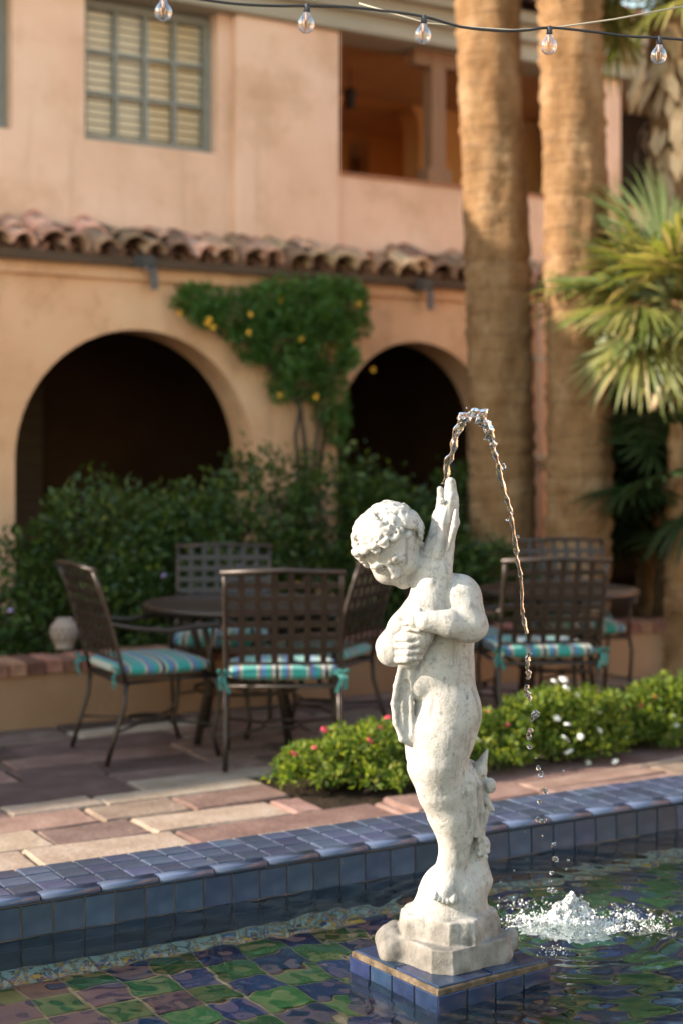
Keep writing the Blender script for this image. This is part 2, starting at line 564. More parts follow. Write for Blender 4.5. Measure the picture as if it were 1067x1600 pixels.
mb.box((p0 + .95, D_UP + 1.35, zf), (T1, D_UP + 1.45, Z_FAS + .1)); mb.build('gallery_shade_sheet', surface('shade_sheet', [(.03,.02,.015), (.05,.03,.02)], 4, .9, 0), bld)  # near-black sheet added to stand for the shade in the right bay
# fascia beam and moulding
mb = MB()
mb.box((T0, D_UP - .16, Z_FAS + .001), (T1, D_UP + .30, Z_FAS + .16))
mb.box((T0, D_UP - .24, Z_FAS + .161), (T1, D_UP + .29, Z_FAS + .30))
mb.box((T0, D_UP - .34, Z_FAS + .301), (T1, D_UP + .28, Z_FAS + .40))
mb.build('fascia', M['fascia'], bld)
# main roof
mr_ = empty('main_roof'); mr_.parent = bld
mb = MB()
RP = R(19)
y0r, z0r = D_UP - .46, Z_FAS + .42
yr = GB + .15; zr = z0r + (yr - y0r) * math.tan(RP)
mb.add([(T0, y0r, z0r), (T1, y0r, z0r), (T1, yr, zr), (T0, yr, zr), (T0, yr + .16, Z_FAS + .102), (T1, yr + .16, Z_FAS + .102)], [(0, 1, 2, 3), (3, 2, 5, 4)])
mb.build('roof_deck', M['pan_tile'], mr_)
t = T0 + .1
pan = MB()
while t < T1 - .1:
    rot = (RP + R(random.uniform(-3, 3)), R(random.uniform(-5, 5)), R(random.uniform(-5, 5)))
    if bt(640) < t < bt(1090):
        link('roof_tile', random.choice(tile_meshes), mr_, (t, y0r - .05, z0r + .03), rot)
    else:
        b = barrel(.085, .07, .34, .016, 5); mt = Matrix.Translation((t, y0r - .05, z0r + .03)) @ Euler(rot).to_matrix().to_4x4()
        pan.add([mt @ Vector(p) for p in b.v], b.f, True)
    b = barrel(.085, .085, (yr - y0r) / math.cos(RP) - .25, .016, 5); mt = Matrix.Translation((t, y0r + .2, z0r + .03 + .25 * math.tan(RP))) @ Matrix.Rotation(RP, 4, 'X')
    pan.add([mt @ Vector(p) for p in b.v], b.f, True)
    t += .19
po = pan.build('roof_tile_rows', M['pan_tile'], mr_); po['kind'] = 'stuff'
mb = MB()                                               # rear and side walls
mb.box((T0, D_UP + UT + .002, Z_UP0), (T0 + .2, GB - .01, Z_FAS)); mb.box((T0, GB, Z_UP0), (pil1 - .61, GB + .29, Z_FAS + .1))
mb.build('outer_wall', M['stucco_upper'], bld)

# --- added wing outside the view, there to bounce sunlight onto the facade
wg = empty('added_bounce_wing', BF @ Matrix.Translation((7.6, -.6, 0)) @ Matrix.Rotation(R(-90), 4, 'Z'))
tag(wg, 'added unseen peach stucco wing that bounces sunlight onto the facade', 'building')
mb = MB(); wall_with_arches(0, 17, 0, .36, 3.0, [(2 + 2.9 * i, 1.0, 1.5) for i in range(5)], mb)
mb.build('arcade_wall', M['stucco'], wg)
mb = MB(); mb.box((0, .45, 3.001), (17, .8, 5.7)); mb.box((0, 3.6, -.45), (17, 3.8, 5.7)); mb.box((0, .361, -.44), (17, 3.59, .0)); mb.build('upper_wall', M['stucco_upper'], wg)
mb = MB(); mb.box((-.2, -.3, 2.98), (17.2, .449, 3.0005)); mb.add([(-.2, -.3, 3.002), (17.2, -.3, 3.002), (17.2, .44, 3.3), (-.2, .44, 3.3)], [(0, 1, 2, 3)])
mb.add([(-.2, 0, 5.702), (17.2, 0, 5.702), (17.2, 2.2, 6.5), (-.2, 2.2, 6.5), (-.2, 4.4, 5.702), (17.2, 4.4, 5.702)], [(0, 1, 2, 3), (3, 2, 5, 4)]); mb.build('roof', M['pan_tile'], wg)
for i in range(4):
    mb = MB(); mb.box((2.2 + 3.6 * i, .43, 3.9), (3.5 + 3.6 * i, .449, 5.1)); mb.build('window', M['window_paint'], wg)

# --- windows: frame, bars, panes, blind
glass, nt, b = new_mat('window_glass')
b.inputs['Base Color'].default_value = (1, 1, 1, 1); b.inputs['Roughness'].default_value = .02
b.inputs['Transmission Weight'].default_value = 1.0; b.inputs['IOR'].default_value = 1.3
tb = nt.nodes.new('ShaderNodeBsdfTransparent'); gl = nt.nodes.new('ShaderNodeBsdfGlossy'); gl.inputs['Roughness'].default_value = .02
lw = nt.nodes.new('ShaderNodeLayerWeight'); lw.inputs['Blend'].default_value = .22
mx = nt.nodes.new('ShaderNodeMixShader')
nt.links.new(lw.outputs['Fresnel'], mx.inputs[0]); nt.links.new(tb.outputs[0], mx.inputs[1]); nt.links.new(gl.outputs[0], mx.inputs[2])
nt.links.new(mx.outputs[0], nt.nodes['Material Output'].inputs['Surface'])

def window(x0, x1, z0, z1, cols, rows, yw):
    wf = MB()
    fw = .065
    ft = MB()
    for lo, hi in (((x0, yw - .05, z0), (x0 + fw, yw + .05, z1)), ((x1 - fw, yw - .05, z0), (x1, yw + .05, z1)),
                   ((x0 + fw, yw - .05, z0), (x1 - fw, yw + .05, z0 + fw)), ((x0 + fw, yw - .05, z1 - fw), (x1 - fw, yw + .05, z1))):
        wf.box(lo, hi)
    win = wf.build('window', M['window_paint'], bld)
    a0, a1, b0, b1 = x0 + fw, x1 - fw, z0 + fw, z1 - fw
    pw, ph = (a1 - a0) / cols, (b1 - b0) / rows
    for i in range(1, cols):
        m_ = MB(); m_.box((a0 + i * pw - .018, yw - .03, b0), (a0 + i * pw + .018, yw + .02, b1)); m_.build('glazing_bar', M['window_paint'], win)
    for j in range(1, rows):
        m_ = MB()
        for i in range(cols):
            m_.box((a0 + i * pw + (.018 if i else 0), yw - .028, b0 + j * ph - .016), (a0 + (i + 1) * pw - (.018 if i < cols - 1 else 0), yw + .018, b0 + j * ph + .016))
        m_.build('glazing_bar', M['window_paint'], win)
    for i in range(cols):
        for j in range(rows):
            m_ = MB(); tl = random.uniform(-.004, .004)
            x_0, x_1 = a0 + i * pw + .012, a0 + (i + 1) * pw - .012; z_0, z_1 = b0 + j * ph + .01, b0 + (j + 1) * ph - .01
            m_.box((x_0, yw - .006, z_0), (x_1, yw - .001, z_1)); m_.build('pane', glass, win)
    bl = MB()
    z = b0 + .01
    while z < b1:
        c = Vector(((a0 + a1) / 2, yw + .045, z))
        mt = Matrix.Translation(c) @ Matrix.Rotation(R(60), 4, 'X')
        bl.box((-(a1 - a0) / 2, -.035, -.002), ((a1 - a0) / 2, .035, .002), mt)
        z += .066
    o = bl.build('blind', M['blind'], win); o['kind'] = 'stuff'
    bk = MB(); bk.box((a0 - .1, yw + .30, b0 - .1), (a1 + .1, yw + .32, b1 + .1)); bk.build('room_lining', surface('room', [(.16,.10,.05), (.20,.13,.07)], 2, .9, 0), win)
    return win
window(w0 + .002, w1 - .002, wz0 + .002, wz1 + .0, 4, 3, D_UP + .17)
window(TL0 + .002, TL1 - .002, zwl + .002, zt - .02, 4, 4, D_UP + .17)

# --- flood lights under the eave, conduit, drain pipe
def flood(px, py, name_label):
    p = hit(BI, px, py, -.12)
    r = empty('flood_light', BF @ Matrix.Translation((p.x, -.05, p.z)))
    tag(r, name_label, 'flood light', 'flood lights under the tiled eave')
    m_ = MB(); m_.box((-.085, -.10, -.03), (.085, .045, .06)); m_.box((-.05, -.115, -.015), (.05, -.101, .045)); m_.build('housing', M['black_metal'], r)
    m_ = MB(); m_.box((-.01, -.105, -.045), (.012, -.085, -.03))
    mt = Matrix.Translation((.055, -.1, -.035)) @ Matrix.Rotation(R(-18), 4, 'Y') @ Matrix.Rotation(R(20), 4, 'X')
    m_.box((-.028, -.02, -.17), (.028, .02, 0), mt); m_.build('lamp_head', M['steel'], r)
    return r
flood(226, 412, 'black flood light fixed under the eave above the wide left arch')
flood(660, 448, 'black flood light under the eave beside the left palm trunk')
pts = [hit(BI, x, y, -.02) for x, y in ((300, 428), (380, 432), (450, 440), (472, 452), (520, 452), (600, 462), (700, 470))]
m_ = MB(); m_.tube([(p.x, -.012, p.z) for p in pts], .008, 6)
o = m_.build('conduit', M['stucco'], bld)
xd = bt(834)
dp = empty('drain_pipe', BF @ Matrix.Translation((xd, -.07, 0)))
tag(dp, 'painted vertical drain pipe on the wall between the two palm trunks', 'drain pipe')
m_ = MB(); m_.tube([(0, 0, .02), (0, 0, Z_EAVE - .14), (0, .05, Z_EAVE - .03)], .038, 10); m_.build('pipe', surface('pipe_paint', [(.42,.235,.15), (.48,.28,.18)], 3, .7, .1, 40, .004), dp)
for z in (.5, 1.5, 2.4):
    m_ = MB(); m_.box((-.055, -.045, z), (.055, .068, z + .03)); m_.build('bracket', M['fascia'], dp)

# hanging lantern inside the gallery
lt = hit(BI, 546, 150, D_UP + 1.3)
ln = empty('hanging_lantern', BF @ Matrix.Translation(lt))
tag(ln, 'small dark lantern hanging from the ceiling of the upper gallery', 'lantern')
m_ = MB(); m_.tube([(0, 0, .1), (0, 0, Z_FAS + .1 - lt.z)], .008, 6); m_.build('chain', M['black_metal'], ln)
m_ = MB(); m_.lathe([(.0, .09), (.03, .08), (.075, .02), (.065, .015), (.055, -.10), (.03, -.13), (0, -.135)], 6); m_.build('lantern_body', M['black_metal'], ln)
# ================================================================== pool
M['wall_tile'] = surface('wall_tile', [(.020,.032,.062), (.029,.046,.084), (.048,.066,.108)], 14, .28, .22, 30, .003, var=.28, hue=.012, spec=.5,
                         stain=((.09,.10,.115), 22, .62, .85))
M['coping_tile'] = surface('coping_tile', [(.028,.037,.066), (.042,.053,.09), (.066,.076,.115)], 9, .34, .3, 26, .004, var=.3, hue=.02, spec=.5,
                           stain=((.03,.03,.055), 13, .58, .75))
M['bullnose'] = surface('bullnose', [(.045,.060,.105), (.07,.09,.145)], 12, .25, .2, 40, .003, var=.2, spec=.5)
M['grout'] = surface('grout', [(.20,.15,.11), (.34,.26,.19)], 30, .95, .5, 150, .004, spec=.1)
M['dark_grout'] = surface('dark_grout', [(.05,.045,.04), (.10,.085,.07)], 30, .95, .5, 150, .004, spec=.1)
M['floor_green'] = surface('floor_green', [(.008,.044,.015), (.016,.062,.023), (.027,.070,.022)], 10, .4, .2, 40, .003, var=.32, hue=.015)
M['floor_blue'] = surface('floor_blue', [(.004,.015,.048), (.007,.022,.066), (.012,.029,.066)], 10, .4, .2, 40, .003, var=.32, hue=.02)
M['floor_plum'] = surface('floor_plum', [(.032,.019,.036), (.043,.027,.045), (.05,.036,.045)], 10, .4, .2, 40, .003, var=.3, hue=.02)
# painted border tile: curling leaves in blue and ochre on pale green
m, nt, b = new_mat('border_tile')
n1 = noise(nt, 11, 2, 'Object', dist=2.6)
r1 = ramp(nt, [(0, (.28,.36,.30)), (.47, (.28,.36,.30)), (.475, (.03,.05,.12)), (.50, (.03,.05,.12)), (.505, (.42,.27,.05)), (.56, (.40,.25,.05)), (.565, (.03,.05,.12)), (.585, (.06,.13,.26)), (.66, (.08,.17,.30)), (.665, (.28,.36,.30))], 'CONSTANT')
nt.links.new(n1.outputs['Fac'], r1.inputs[0]); nt.links.new(r1.outputs[0], b.inputs['Base Color']); b.inputs['Roughness'].default_value = .35
M['border_tile'] = m

pool = empty('fountain_pool', PF)
tag(pool, 'raised rectangular pool lined with blue glazed tiles and a green checkered floor', 'pool')
X0, X1, Y0 = -3.6, 6.6, -4.25
ZC, ZF = .122, -.30
body = MB()
body.box((X0 - .36, .004, -.41), (X1 + .36, .352, ZC - .006))                       # far wall
body.box((X0 - .36, Y0 - .36, -.41), (X1 + .36, Y0 - .004, ZC - .006))              # near wall
body.box((X0 - .36, Y0 - .003, -.41), (X0 - .004, .003, ZC - .006))
body.box((X1 + .004, Y0 - .003, -.41), (X1 + .36, .003, ZC - .006))
body.build('wall', M['grout'], pool)
body = MB(); body.box((X0, Y0, -.41), (X1, .0035, ZF - .005)); body.build('pool_floor', surface('floor_grout', [(.13,.105,.07), (.19,.155,.105)], 20, .9, .3, 90, .004), pool)

TW = .108
vis0, vis1 = -.35, 3.55
ft = MB(); ft.bevbox((-.0515, -.0515, 0), (.0515, .0515, .008), .0025); face_mesh = ft.mesh('wall_tile', M['wall_tile'])
ft = MB(); ft.bevbox((-.0485, -.0462, 0), (.0485, .0462, .008), .003); top_mesh = ft.mesh('coping_tile', M['coping_tile'])
def bull_mesh(L):
    b_ = MB(); prof = [(0.030, 0), (-.004, 0)] + [(-.004 - .013 * math.sin(R(a)) - .0, -.013 + .013 * math.cos(R(a))) for a in (30, 60, 90)] + [(-.017, -.019), (-.012, -.026), (.006, -.026), (.030, -.004)]
    n_ = len(prof)
    v = [(-L / 2, y, z) for y, z in prof] + [(L / 2, y, z) for y, z in prof]
    f = [(i, i + n_, (i + 1) % n_ + n_, (i + 1) % n_) for i in range(n_)] + [tuple(range(n_)), tuple(reversed(range(n_, 2 * n_)))]
    b_.add(v, f, True); return b_
bm_ = bull_mesh(.202).mesh('bullnose_tile', M['bullnose'])
far_tiles = MB()
x = X0 + TW / 2
i = 0
while x < X1:
    inv = vis0 < x < vis1
    for row in range(4):
        z = ZC - .030 - .0525 - row * .107
        if z < ZF: break
        rot = (R(90) + R(random.uniform(-.7, .7)), R(random.uniform(-.4, .4)), R(random.uniform(-.7, .7)))
        if inv and row < 2:
            link('wall_tile', face_mesh, pool, (x, .004, z), rot)
        else:
            mt = Matrix.Translation((x, .004, z)) @ Matrix.Rotation(R(90), 4, 'X')
            far_tiles.bevbox((-.0515, -.0515, 0), (.0515, .0515, .008), .0025, mt)
    x += TW
o = far_tiles.build('wall_tiles', surface('wall_tile_joined', [(.026,.036,.058), (.036,.050,.078)], 14, .28, .2, 30, .003, var=.3, island=True), pool); o['kind'] = 'stuff'
rest = MB()
x = X0 + .05
while x < X1:
    inv = vis0 - .2 < x < vis1 + .3
    for row in range(3):
        y = .078 + row * .100
        dx = random.uniform(-.002, .002)
        if inv:
            link('coping_tile', top_mesh, pool, (x + dx, y, ZC - .006 + random.uniform(-.0012, .0012)),
                 (R(random.uniform(-.8, .8)), R(random.uniform(-.8, .8)), R(random.uniform(-.6, .6))))
        else:
            rest.bevbox((x - .05, y - .0475, ZC - .006), (x + .05, y + .0475, ZC + .002), .003)
    x += .1045
x = X0 + .1
while x < X1:
    if vis0 - .2 < x < vis1 + .3:
        link('bullnose_tile', bm_, pool, (x, -.004, ZC + .002 + random.uniform(-.001, .001)), (0, R(random.uniform(-.3, .3)), R(random.uniform(-.25, .25))))
    else:
        q = bull_mesh(.202); rest.add([(p[0] + x, p[1] - .004, p[2] + ZC + .002) for p in q.v], q.f, True)
    x += .2075
# coping of the three other sides (outside the picture)
for (ax0, ax1, ay0, ay1) in ((X0 - .36, X1 + .36, Y0 - .36, Y0), (X0 - .36, X0, Y0 + .002, 0), (X1, X1 + .36, Y0 + .002, 0)):
    nx_, ny_ = max(1, round((ax1 - ax0) / .105)), max(1, round((ay1 - ay0) / .105))
    for ii in range(nx_):
        for jj in range(ny_):
            u0 = ax0 + (ax1 - ax0) * ii / nx_; v0 = ay0 + (ay1 - ay0) * jj / ny_
            rest.bevbox((u0 + .003, v0 + .003, ZC - .006), (u0 + (ax1 - ax0) / nx_ - .003, v0 + (ay1 - ay0) / ny_ - .003, ZC + .002), .003)
o = rest.build('coping_tiles', surface('coping_joined', [(.042,.052,.088), (.062,.076,.125)], 9, .36, .25, 26, .004, var=.3, island=True), pool); o['kind'] = 'stuff'

# border band and checkered floor
ft = MB(); ft.bevbox((-.073, -.058, 0), (.073, .058, .008), .002); bmesh_ = ft.mesh('border_tile', M['border_tile'])
x = X0 + .075
brest = MB()
while x < X1:
    if -.6 < x < 3.6: link('border_tile', bmesh_, pool, (x, -.070, ZF - .004))
    else: brest.bevbox((x - .073, -.128, ZF - .004), (x + .073, -.012, ZF + .004), .002)
    x += .15
o = brest.build('border_tiles', M['border_tile'], pool); o['kind'] = 'stuff'
FT = .150
fm = {}
for key in ('floor_green', 'floor_blue', 'floor_plum'):
    ft = MB(); ft.bevbox((-.0695, -.0695, 0), (.0695, .0695, .008), .003); fm[key] = ft.mesh('floor_tile', M[key])
cells = []
camp = PI_ @ Vector((0, 0, EYE))
for i in range(int((X1 - X0) / FT)):
    for j in range(int((-.132 - Y0) / FT)):
        x = X0 + FT / 2 + i * FT; y = -.132 - FT / 2 - j * FT
        w = PF @ Vector((x, y, ZF))
        px, py = HX + FPX * w.x / max(w.y, .1), HY + FPX * (EYE - w.z * .45) / max(w.y, .1)
        inv = -30 < px < 1097 and py < 1660
        plum = random.random() < max(0.0, min(.85, (330 - px) / 420 + (py - 1480) / 600))
        key = 'floor_green' if (i + j) % 2 else ('floor_plum' if plum else 'floor_blue')
        cells.append((w.y if inv else 1e3 + w.y, x, y, key))
cells.sort()
stuff = {k: MB() for k in fm}
for n_, (dst, x, y, key) in enumerate(cells):
    if n_ < 300 and dst < 1e3:
        link('floor_tile', fm[key], pool, (x, y, ZF - .004 + random.uniform(-.001, .001)), (R(random.uniform(-.4, .4)), R(random.uniform(-.4, .4)), 0))
    else:
        stuff[key].bevbox((x - .0695, y - .0695, ZF - .004), (x + .0695, y + .0695, ZF + .004), .003)
for key, b_ in stuff.items():
    if b_.v:
        o = b_.build('floor_tiles', M[key], pool); o['kind'] = 'stuff'

# ------------------------------------------------------------------ water
WZ = -.014                                               # water level
SPL = ground(888, 1446, WZ)                                  # where the jet lands
splp = PI_ @ SPL
def wave(x, y):
    """height of the water in the pool frame"""
    dx, dy = x - splp.x, y - splp.y
    r = np.sqrt(dx * dx + dy * dy)
    h = np.zeros_like(x)
    near = np.exp(-(r / .95) ** 1.3)
    g_ = np.random.default_rng(3)
    wob = .35 * np.sin(7 * x + 3 * y) + .3 * np.sin(11 * y - 4 * x + 1)
    h += .0052 * np.exp(-r / .75) * np.sin(2 * np.pi * (r / .085) + wob * 2.2) * np.clip(r / .12, 0, 1)
    h += .0024 * np.exp(-r / .7) * np.sin(2 * np.pi * (r / .19) + wob * 1.5)
    for i in range(46):
        lam = .045 * (9 ** g_.random())
        a = g_.random() * 2 * np.pi
        ph = g_.random() * 2 * np.pi
        amp = lam * (.0006 * min(1, lam / .2) ** 1.6 + .0052 * near) * (.6 + .8 * g_.random())
        h += amp * np.sin(2 * np.pi * (x * np.cos(a) + y * np.sin(a)) / lam + ph + .8 * np.sin(3.1 * x + 2.3 * y + i))
    # churned hump where the jet lands
    gx = .5 + .5 * np.sin(90 * x + 40 * y) * np.sin(80 * y - 50 * x) 
    h += .020 * np.exp(-(r / .075) ** 2) * (.4 + .9 * gx)
    h += .006 * np.exp(-(r / .16) ** 2) * np.sin(140 * x + 3 * np.sin(60 * y)) * np.sin(120 * y + 2 * np.sin(70 * x))
    return h
wx = np.arange(-2.3, 4.3 + 1e-6, .0125); wy = np.arange(-2.6, -.004 + 1e-6, .0125)
wy[-1] = -.0035
gx_, gy_ = np.meshgrid(wx, wy, indexing='ij')
edge = np.clip((gx_ + 2.3) / .3, 0, 1) * np.clip((4.3 - gx_) / .3, 0, 1) * np.clip((gy_ + 2.6) / .3, 0, 1)
hh = wave(gx_, gy_) * edge
nx_, ny_ = len(wx), len(wy)
v = np.stack([gx_, gy_, hh], -1).reshape(-1, 3)
ii, jj = np.meshgrid(np.arange(nx_ - 1), np.arange(ny_ - 1), indexing='ij')
a = (ii * ny_ + jj).ravel()
f = np.stack([a, a + ny_, a + ny_ + 1, a + 1], -1)
e = len(v)
xa, xb, ya, yb = wx[0], wx[-1], wy[0], wy[-1]
ex = np.array([(X0, ya, 0), (xa, ya, 0), (xa, yb, 0), (X0, yb, 0), (xb, ya, 0), (X1, ya, 0), (X1, yb, 0), (xb, yb, 0), (X0, Y0, 0), (X1, Y0, 0)])
v = np.concatenate([v, ex])
f = np.concatenate([f, [[e, e + 1, e + 2, e + 3], [e + 4, e + 5, e + 6, e + 7], [e + 8, e + 9, e + 5, e]]])
M['water'], nt, b = new_mat('water')
b.inputs['Base Color'].default_value = (.86, .96, .93, 1); b.inputs['Roughness'].default_value = 0.0
b.inputs['IOR'].default_value = 1.333; b.inputs['Transmission Weight'].default_value = 1.0; b.inputs['Specular IOR Level'].default_value = .5
nb = noise(nt, 38, 3, 'Object', dist=.4)
bump(nt, nb.outputs['Fac'], .012, .004, b)
me = mesh_np('water', v, f, [M['water']], True)
wo = link('water', me); wo.matrix_world = PF @ Matrix.Translation((0, 0, WZ))
tag(wo, 'rippled clear water of the tiled fountain pool', 'water', kind='structure')

# ------------------------------------------------------------------ pedestal in the water
KC = Vector((.320, 4.588, 0))                            # centre of the pedestal
KF = frame(KC, K_DEG)
ped = empty('tiled_pedestal', KF)
tag(ped, 'square cobalt tiled pedestal standing in the pool under the white statue', 'pedestal')
HW = .214; ZT_ = .049
M['ped_tile'] = surface('ped_tile', [(.010,.018,.044), (.017,.029,.066), (.034,.046,.078)], 12, .16, .2, 30, .003, var=.35, hue=.02, spec=.6,
                        stain=((.11,.105,.115), 16, .62, .8))
M['ped_edge'] = surface('ped_edge', [(.05,.036,.024), (.10,.073,.048), (.16,.12,.082)], 30, .9, .8, 120, .006, spec=.1)
mb = MB(); mb.bevbox((-HW + .006, -HW + .006, -.30), (HW - .006, HW - .006, ZT_ - .002), .004); mb.build('core', M['ped_edge'], ped)
TP = 2 * HW / 4
tm = MB(); tm.bevbox((-TP/2 + .003, -TP/2 + .003, 0), (TP/2 - .003, TP/2 - .003, .007), .002); tpm = tm.mesh('pedestal_tile', M['ped_tile'])
hs_ = ZT_ + .30
for i in range(4):
    for j in range(4):
        x, y = -HW + TP * (i + .5), -HW + TP * (j + .5)
        ox = .006 if i == 0 else (-.006 if i == 3 else 0); oy = .006 if j == 0 else (-.006 if j == 3 else 0)
        link('pedestal_tile', tpm, ped, (x + ox * 1.9, y + oy * 1.9, ZT_ - .004 + random.uniform(-.001, .0015)), (R(random.uniform(-1, 1)), R(random.uniform(-1, 1)), R(random.uniform(-1, 1))))
    for (ax, sgn) in ((0, -1), (0, 1), (1, -1), (1, 1)):
        for row in range(3):
            zc = ZT_ - .016 - TP / 2 - row * TP
            c = -HW + TP * (i + .5)
            if ax == 0: loc = (c, sgn * (HW - .007), zc); rz = 0 if sgn < 0 else math.pi
            else: loc = (sgn * (HW - .007), c, zc); rz = -math.pi / 2 if sgn < 0 else math.pi / 2
            o = link('pedestal_tile', tpm, ped, loc)
            o.rotation_euler = Euler((R(90) + R(random.uniform(-.8, .8)), 0, rz + R(random.uniform(-.8, .8))))

# ================================================================== patio
pat = empty('patio', PF)
tag(pat, 'courtyard paving of uneven red and tan flagstones behind the pool', 'patio', kind='structure')
mb = MB()
PX0, PX1 = -4.5, 8.0
BED = (1.80, 6.5, 1.02, 1.78)                            # flower bed: x0, x1, y0, y1
mb.box((PX0, .356, -.40), (PX1, BED[2], -.022)); mb.box((PX0, BED[2] + .0, -.40), (BED[0], BED[3], -.0221)); mb.box((PX0, BED[3], -.40), (PX1, 4.6, -.0222))
mb.box((BED[1], BED[2], -.40), (PX1, BED[3], -.0223))
mb.build('mortar_bed', M['mortar'], pat)
pal = ['flagstone', 'stone_red', 'stone_tan', 'stone_brown']
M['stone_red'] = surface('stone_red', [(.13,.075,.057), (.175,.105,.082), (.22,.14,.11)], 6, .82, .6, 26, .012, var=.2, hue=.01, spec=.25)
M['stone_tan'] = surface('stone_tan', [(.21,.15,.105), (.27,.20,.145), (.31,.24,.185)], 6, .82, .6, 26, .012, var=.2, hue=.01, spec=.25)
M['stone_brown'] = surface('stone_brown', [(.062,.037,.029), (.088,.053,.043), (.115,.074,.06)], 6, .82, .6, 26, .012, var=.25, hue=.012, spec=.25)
def stone(x0, x1, y0, y1, key, dz=0.0, parent=pat):
    j = lambda a=.012: random.uniform(-a, a)
    c = [(x0 + j(), y0 + j()), (x1 + j(), y0 + j()), (x1 + j(), y1 + j()), (x0 + j(), y1 + j())]
    cx, cy = (x0 + x1) / 2, (y0 + y1) / 2
    ring = []
    for k in range(4):                                   # irregular outline: two extra points on each edge
        p, q = c[k], c[(k + 1) % 4]
        ring.append(p)
        for s in (.33, .67):
            ring.append((p[0] + (q[0]-p[0])*s + j(.007), p[1] + (q[1]-p[1])*s + j(.007)))
    ins = []
    for p in ring:
        d = Vector((cx - p[0], cy - p[1])); d.normalize(); ins.append((p[0] + d.x * .012, p[1] + d.y * .012))
    n_ = len(ring); z = dz + j(.005); tx, ty = j(.012), j(.012)
    zz = lambda p: z + tx * (p[0] - cx) + ty * (p[1] - cy)
    v = [(p[0]-cx, p[1]-cy, -.05) for p in ring] + [(p[0]-cx, p[1]-cy, zz(p) - .008 + j(.003)) for p in ring] + [(p[0]-cx, p[1]-cy, zz(p) + j(.0015)) for p in ins]
    f = [(k, (k+1) % n_, n_ + (k+1) % n_, n_ + k) for k in range(n_)] + [(n_+k, n_ + (k+1) % n_, 2*n_ + (k+1) % n_, 2*n_ + k) for k in range(n_)] + [tuple(range(2*n_, 3*n_))]
    b_ = MB(); b_.add(v, f, False)
    b_.build('flagstone', M[key], parent, loc=(cx, cy, 0))
y = .362
row = 0
while y < 4.45:
    d = random.choice((.28, .36, .44, .52))
    if row == 0: d = .32
    if y < BED[2] < y + d + .1: d = BED[2] - y
    if y < BED[3] < y + d + .1 and y > BED[2]: d = BED[3] - y
    x = PX0 + random.uniform(0, .5)
    while x < PX1 - .3:
        L = random.choice((.42, .55, .66, .80, .95))
        x2 = x + L
        if BED[2] - .01 <= y < BED[3] - .01:
            if x >= BED[0] - .05: x = BED[1] if x < BED[1] else x; 
            if x < BED[0] and x2 > BED[0] - .15: x2 = BED[0]
            if BED[0] <= x < BED[1]: x = BED[1]; continue
        w = PF @ Vector(((x + x2) / 2, y, 0))
        px = HX + FPX * w.x / w.y
        if -260 < px < 1330:
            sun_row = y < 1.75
            key = random.choices(pal, (3, 4, 4, .6) if sun_row else (3, 4, 1.3, 3.5))[0]  # tan favoured in sun, brown in shade: light and shade put into colour
            # split some stones in two across
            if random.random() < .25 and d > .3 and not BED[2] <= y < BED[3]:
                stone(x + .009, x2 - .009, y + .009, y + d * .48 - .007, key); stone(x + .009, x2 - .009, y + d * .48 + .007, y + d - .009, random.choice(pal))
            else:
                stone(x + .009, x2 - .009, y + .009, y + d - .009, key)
        x = x2
    y += d; row += 1
# raised red stone at the corner of the flower bed
stone(BED[0] + .28, BED[0] + .95, BED[2] - .30, BED[2] - .01, 'stone_red', .022)

bed = MB(); bed.add([(BED[0], BED[2], -.015), (BED[1], BED[2], -.015), (BED[1], BED[3], -.015), (BED[0], BED[3], -.015)], [(0, 1, 2, 3)])
o = bed.build('soil', M['soil']); o.matrix_world = PF
tag(o, 'dark soil of the flower bed between the pool and the patio', 'soil', kind='structure')

# ------------------------------------------------------------------ raised planter along the building
pla = empty('raised_planter')
tag(pla, 'low stucco planter wall with a brick cap along the arcade', 'planter wall')
line = [Vector((-4.6, 6.90, 0)), Vector((1.02, 10.36, 0)), Vector((5.6, 11.65, 0))]
PH = .30
def offs(a, b, d): n_ = Vector((-(b - a).y, (b - a).x, 0)).normalized(); return n_ * d
mb = MB()
for a, b in zip(line[:-1], line[1:]):
    o_ = offs(a, b, .28)
    mb.add([a + Vector((0,0,-.4)), b + Vector((0,0,-.4)), b + o_ + Vector((0,0,-.4)), a + o_ + Vector((0,0,-.4)), a + Vector((0,0,PH)), b + Vector((0,0,PH)), b + o_ + Vector((0,0,PH)), a + o_ + Vector((0,0,PH))],
           [(0,1,5,4), (1,2,6,5), (2,3,7,6), (3,0,4,7), (4,5,6,7)])
mb.build('wall', M['planter_stucco'], pla)
bk = MB(); bk.bevbox((-.049, -.02, 0), (.049, .29, .075), .008); bkm = bk.mesh('brick', M['brick'])
for a, b in zip(line[:-1], line[1:]):
    d = (b - a); L = d.length; d.normalize(); ang = math.atan2(d.y, d.x)
    s = .06
    while s < L - .03:
        p = a + d * s
        link('brick', bkm, pla, (p.x, p.y, PH + .004 + random.uniform(-.004, .004)), (R(random.uniform(-1, 1)), R(random.uniform(-1, 1)), ang + R(random.uniform(-1.2, 1.2))))
        s += .107
mb = MB(); mb2 = []
mb.add([(-4.6, 6.95, .24), (1.02, 10.6, .24), (5.6, 11.95, .24), (4.2, 15.7, .24), (-6.6, 8.85, .24)], [(0, 1, 2, 3, 4)])
o = mb.build('planter_soil', M['soil'], pla)
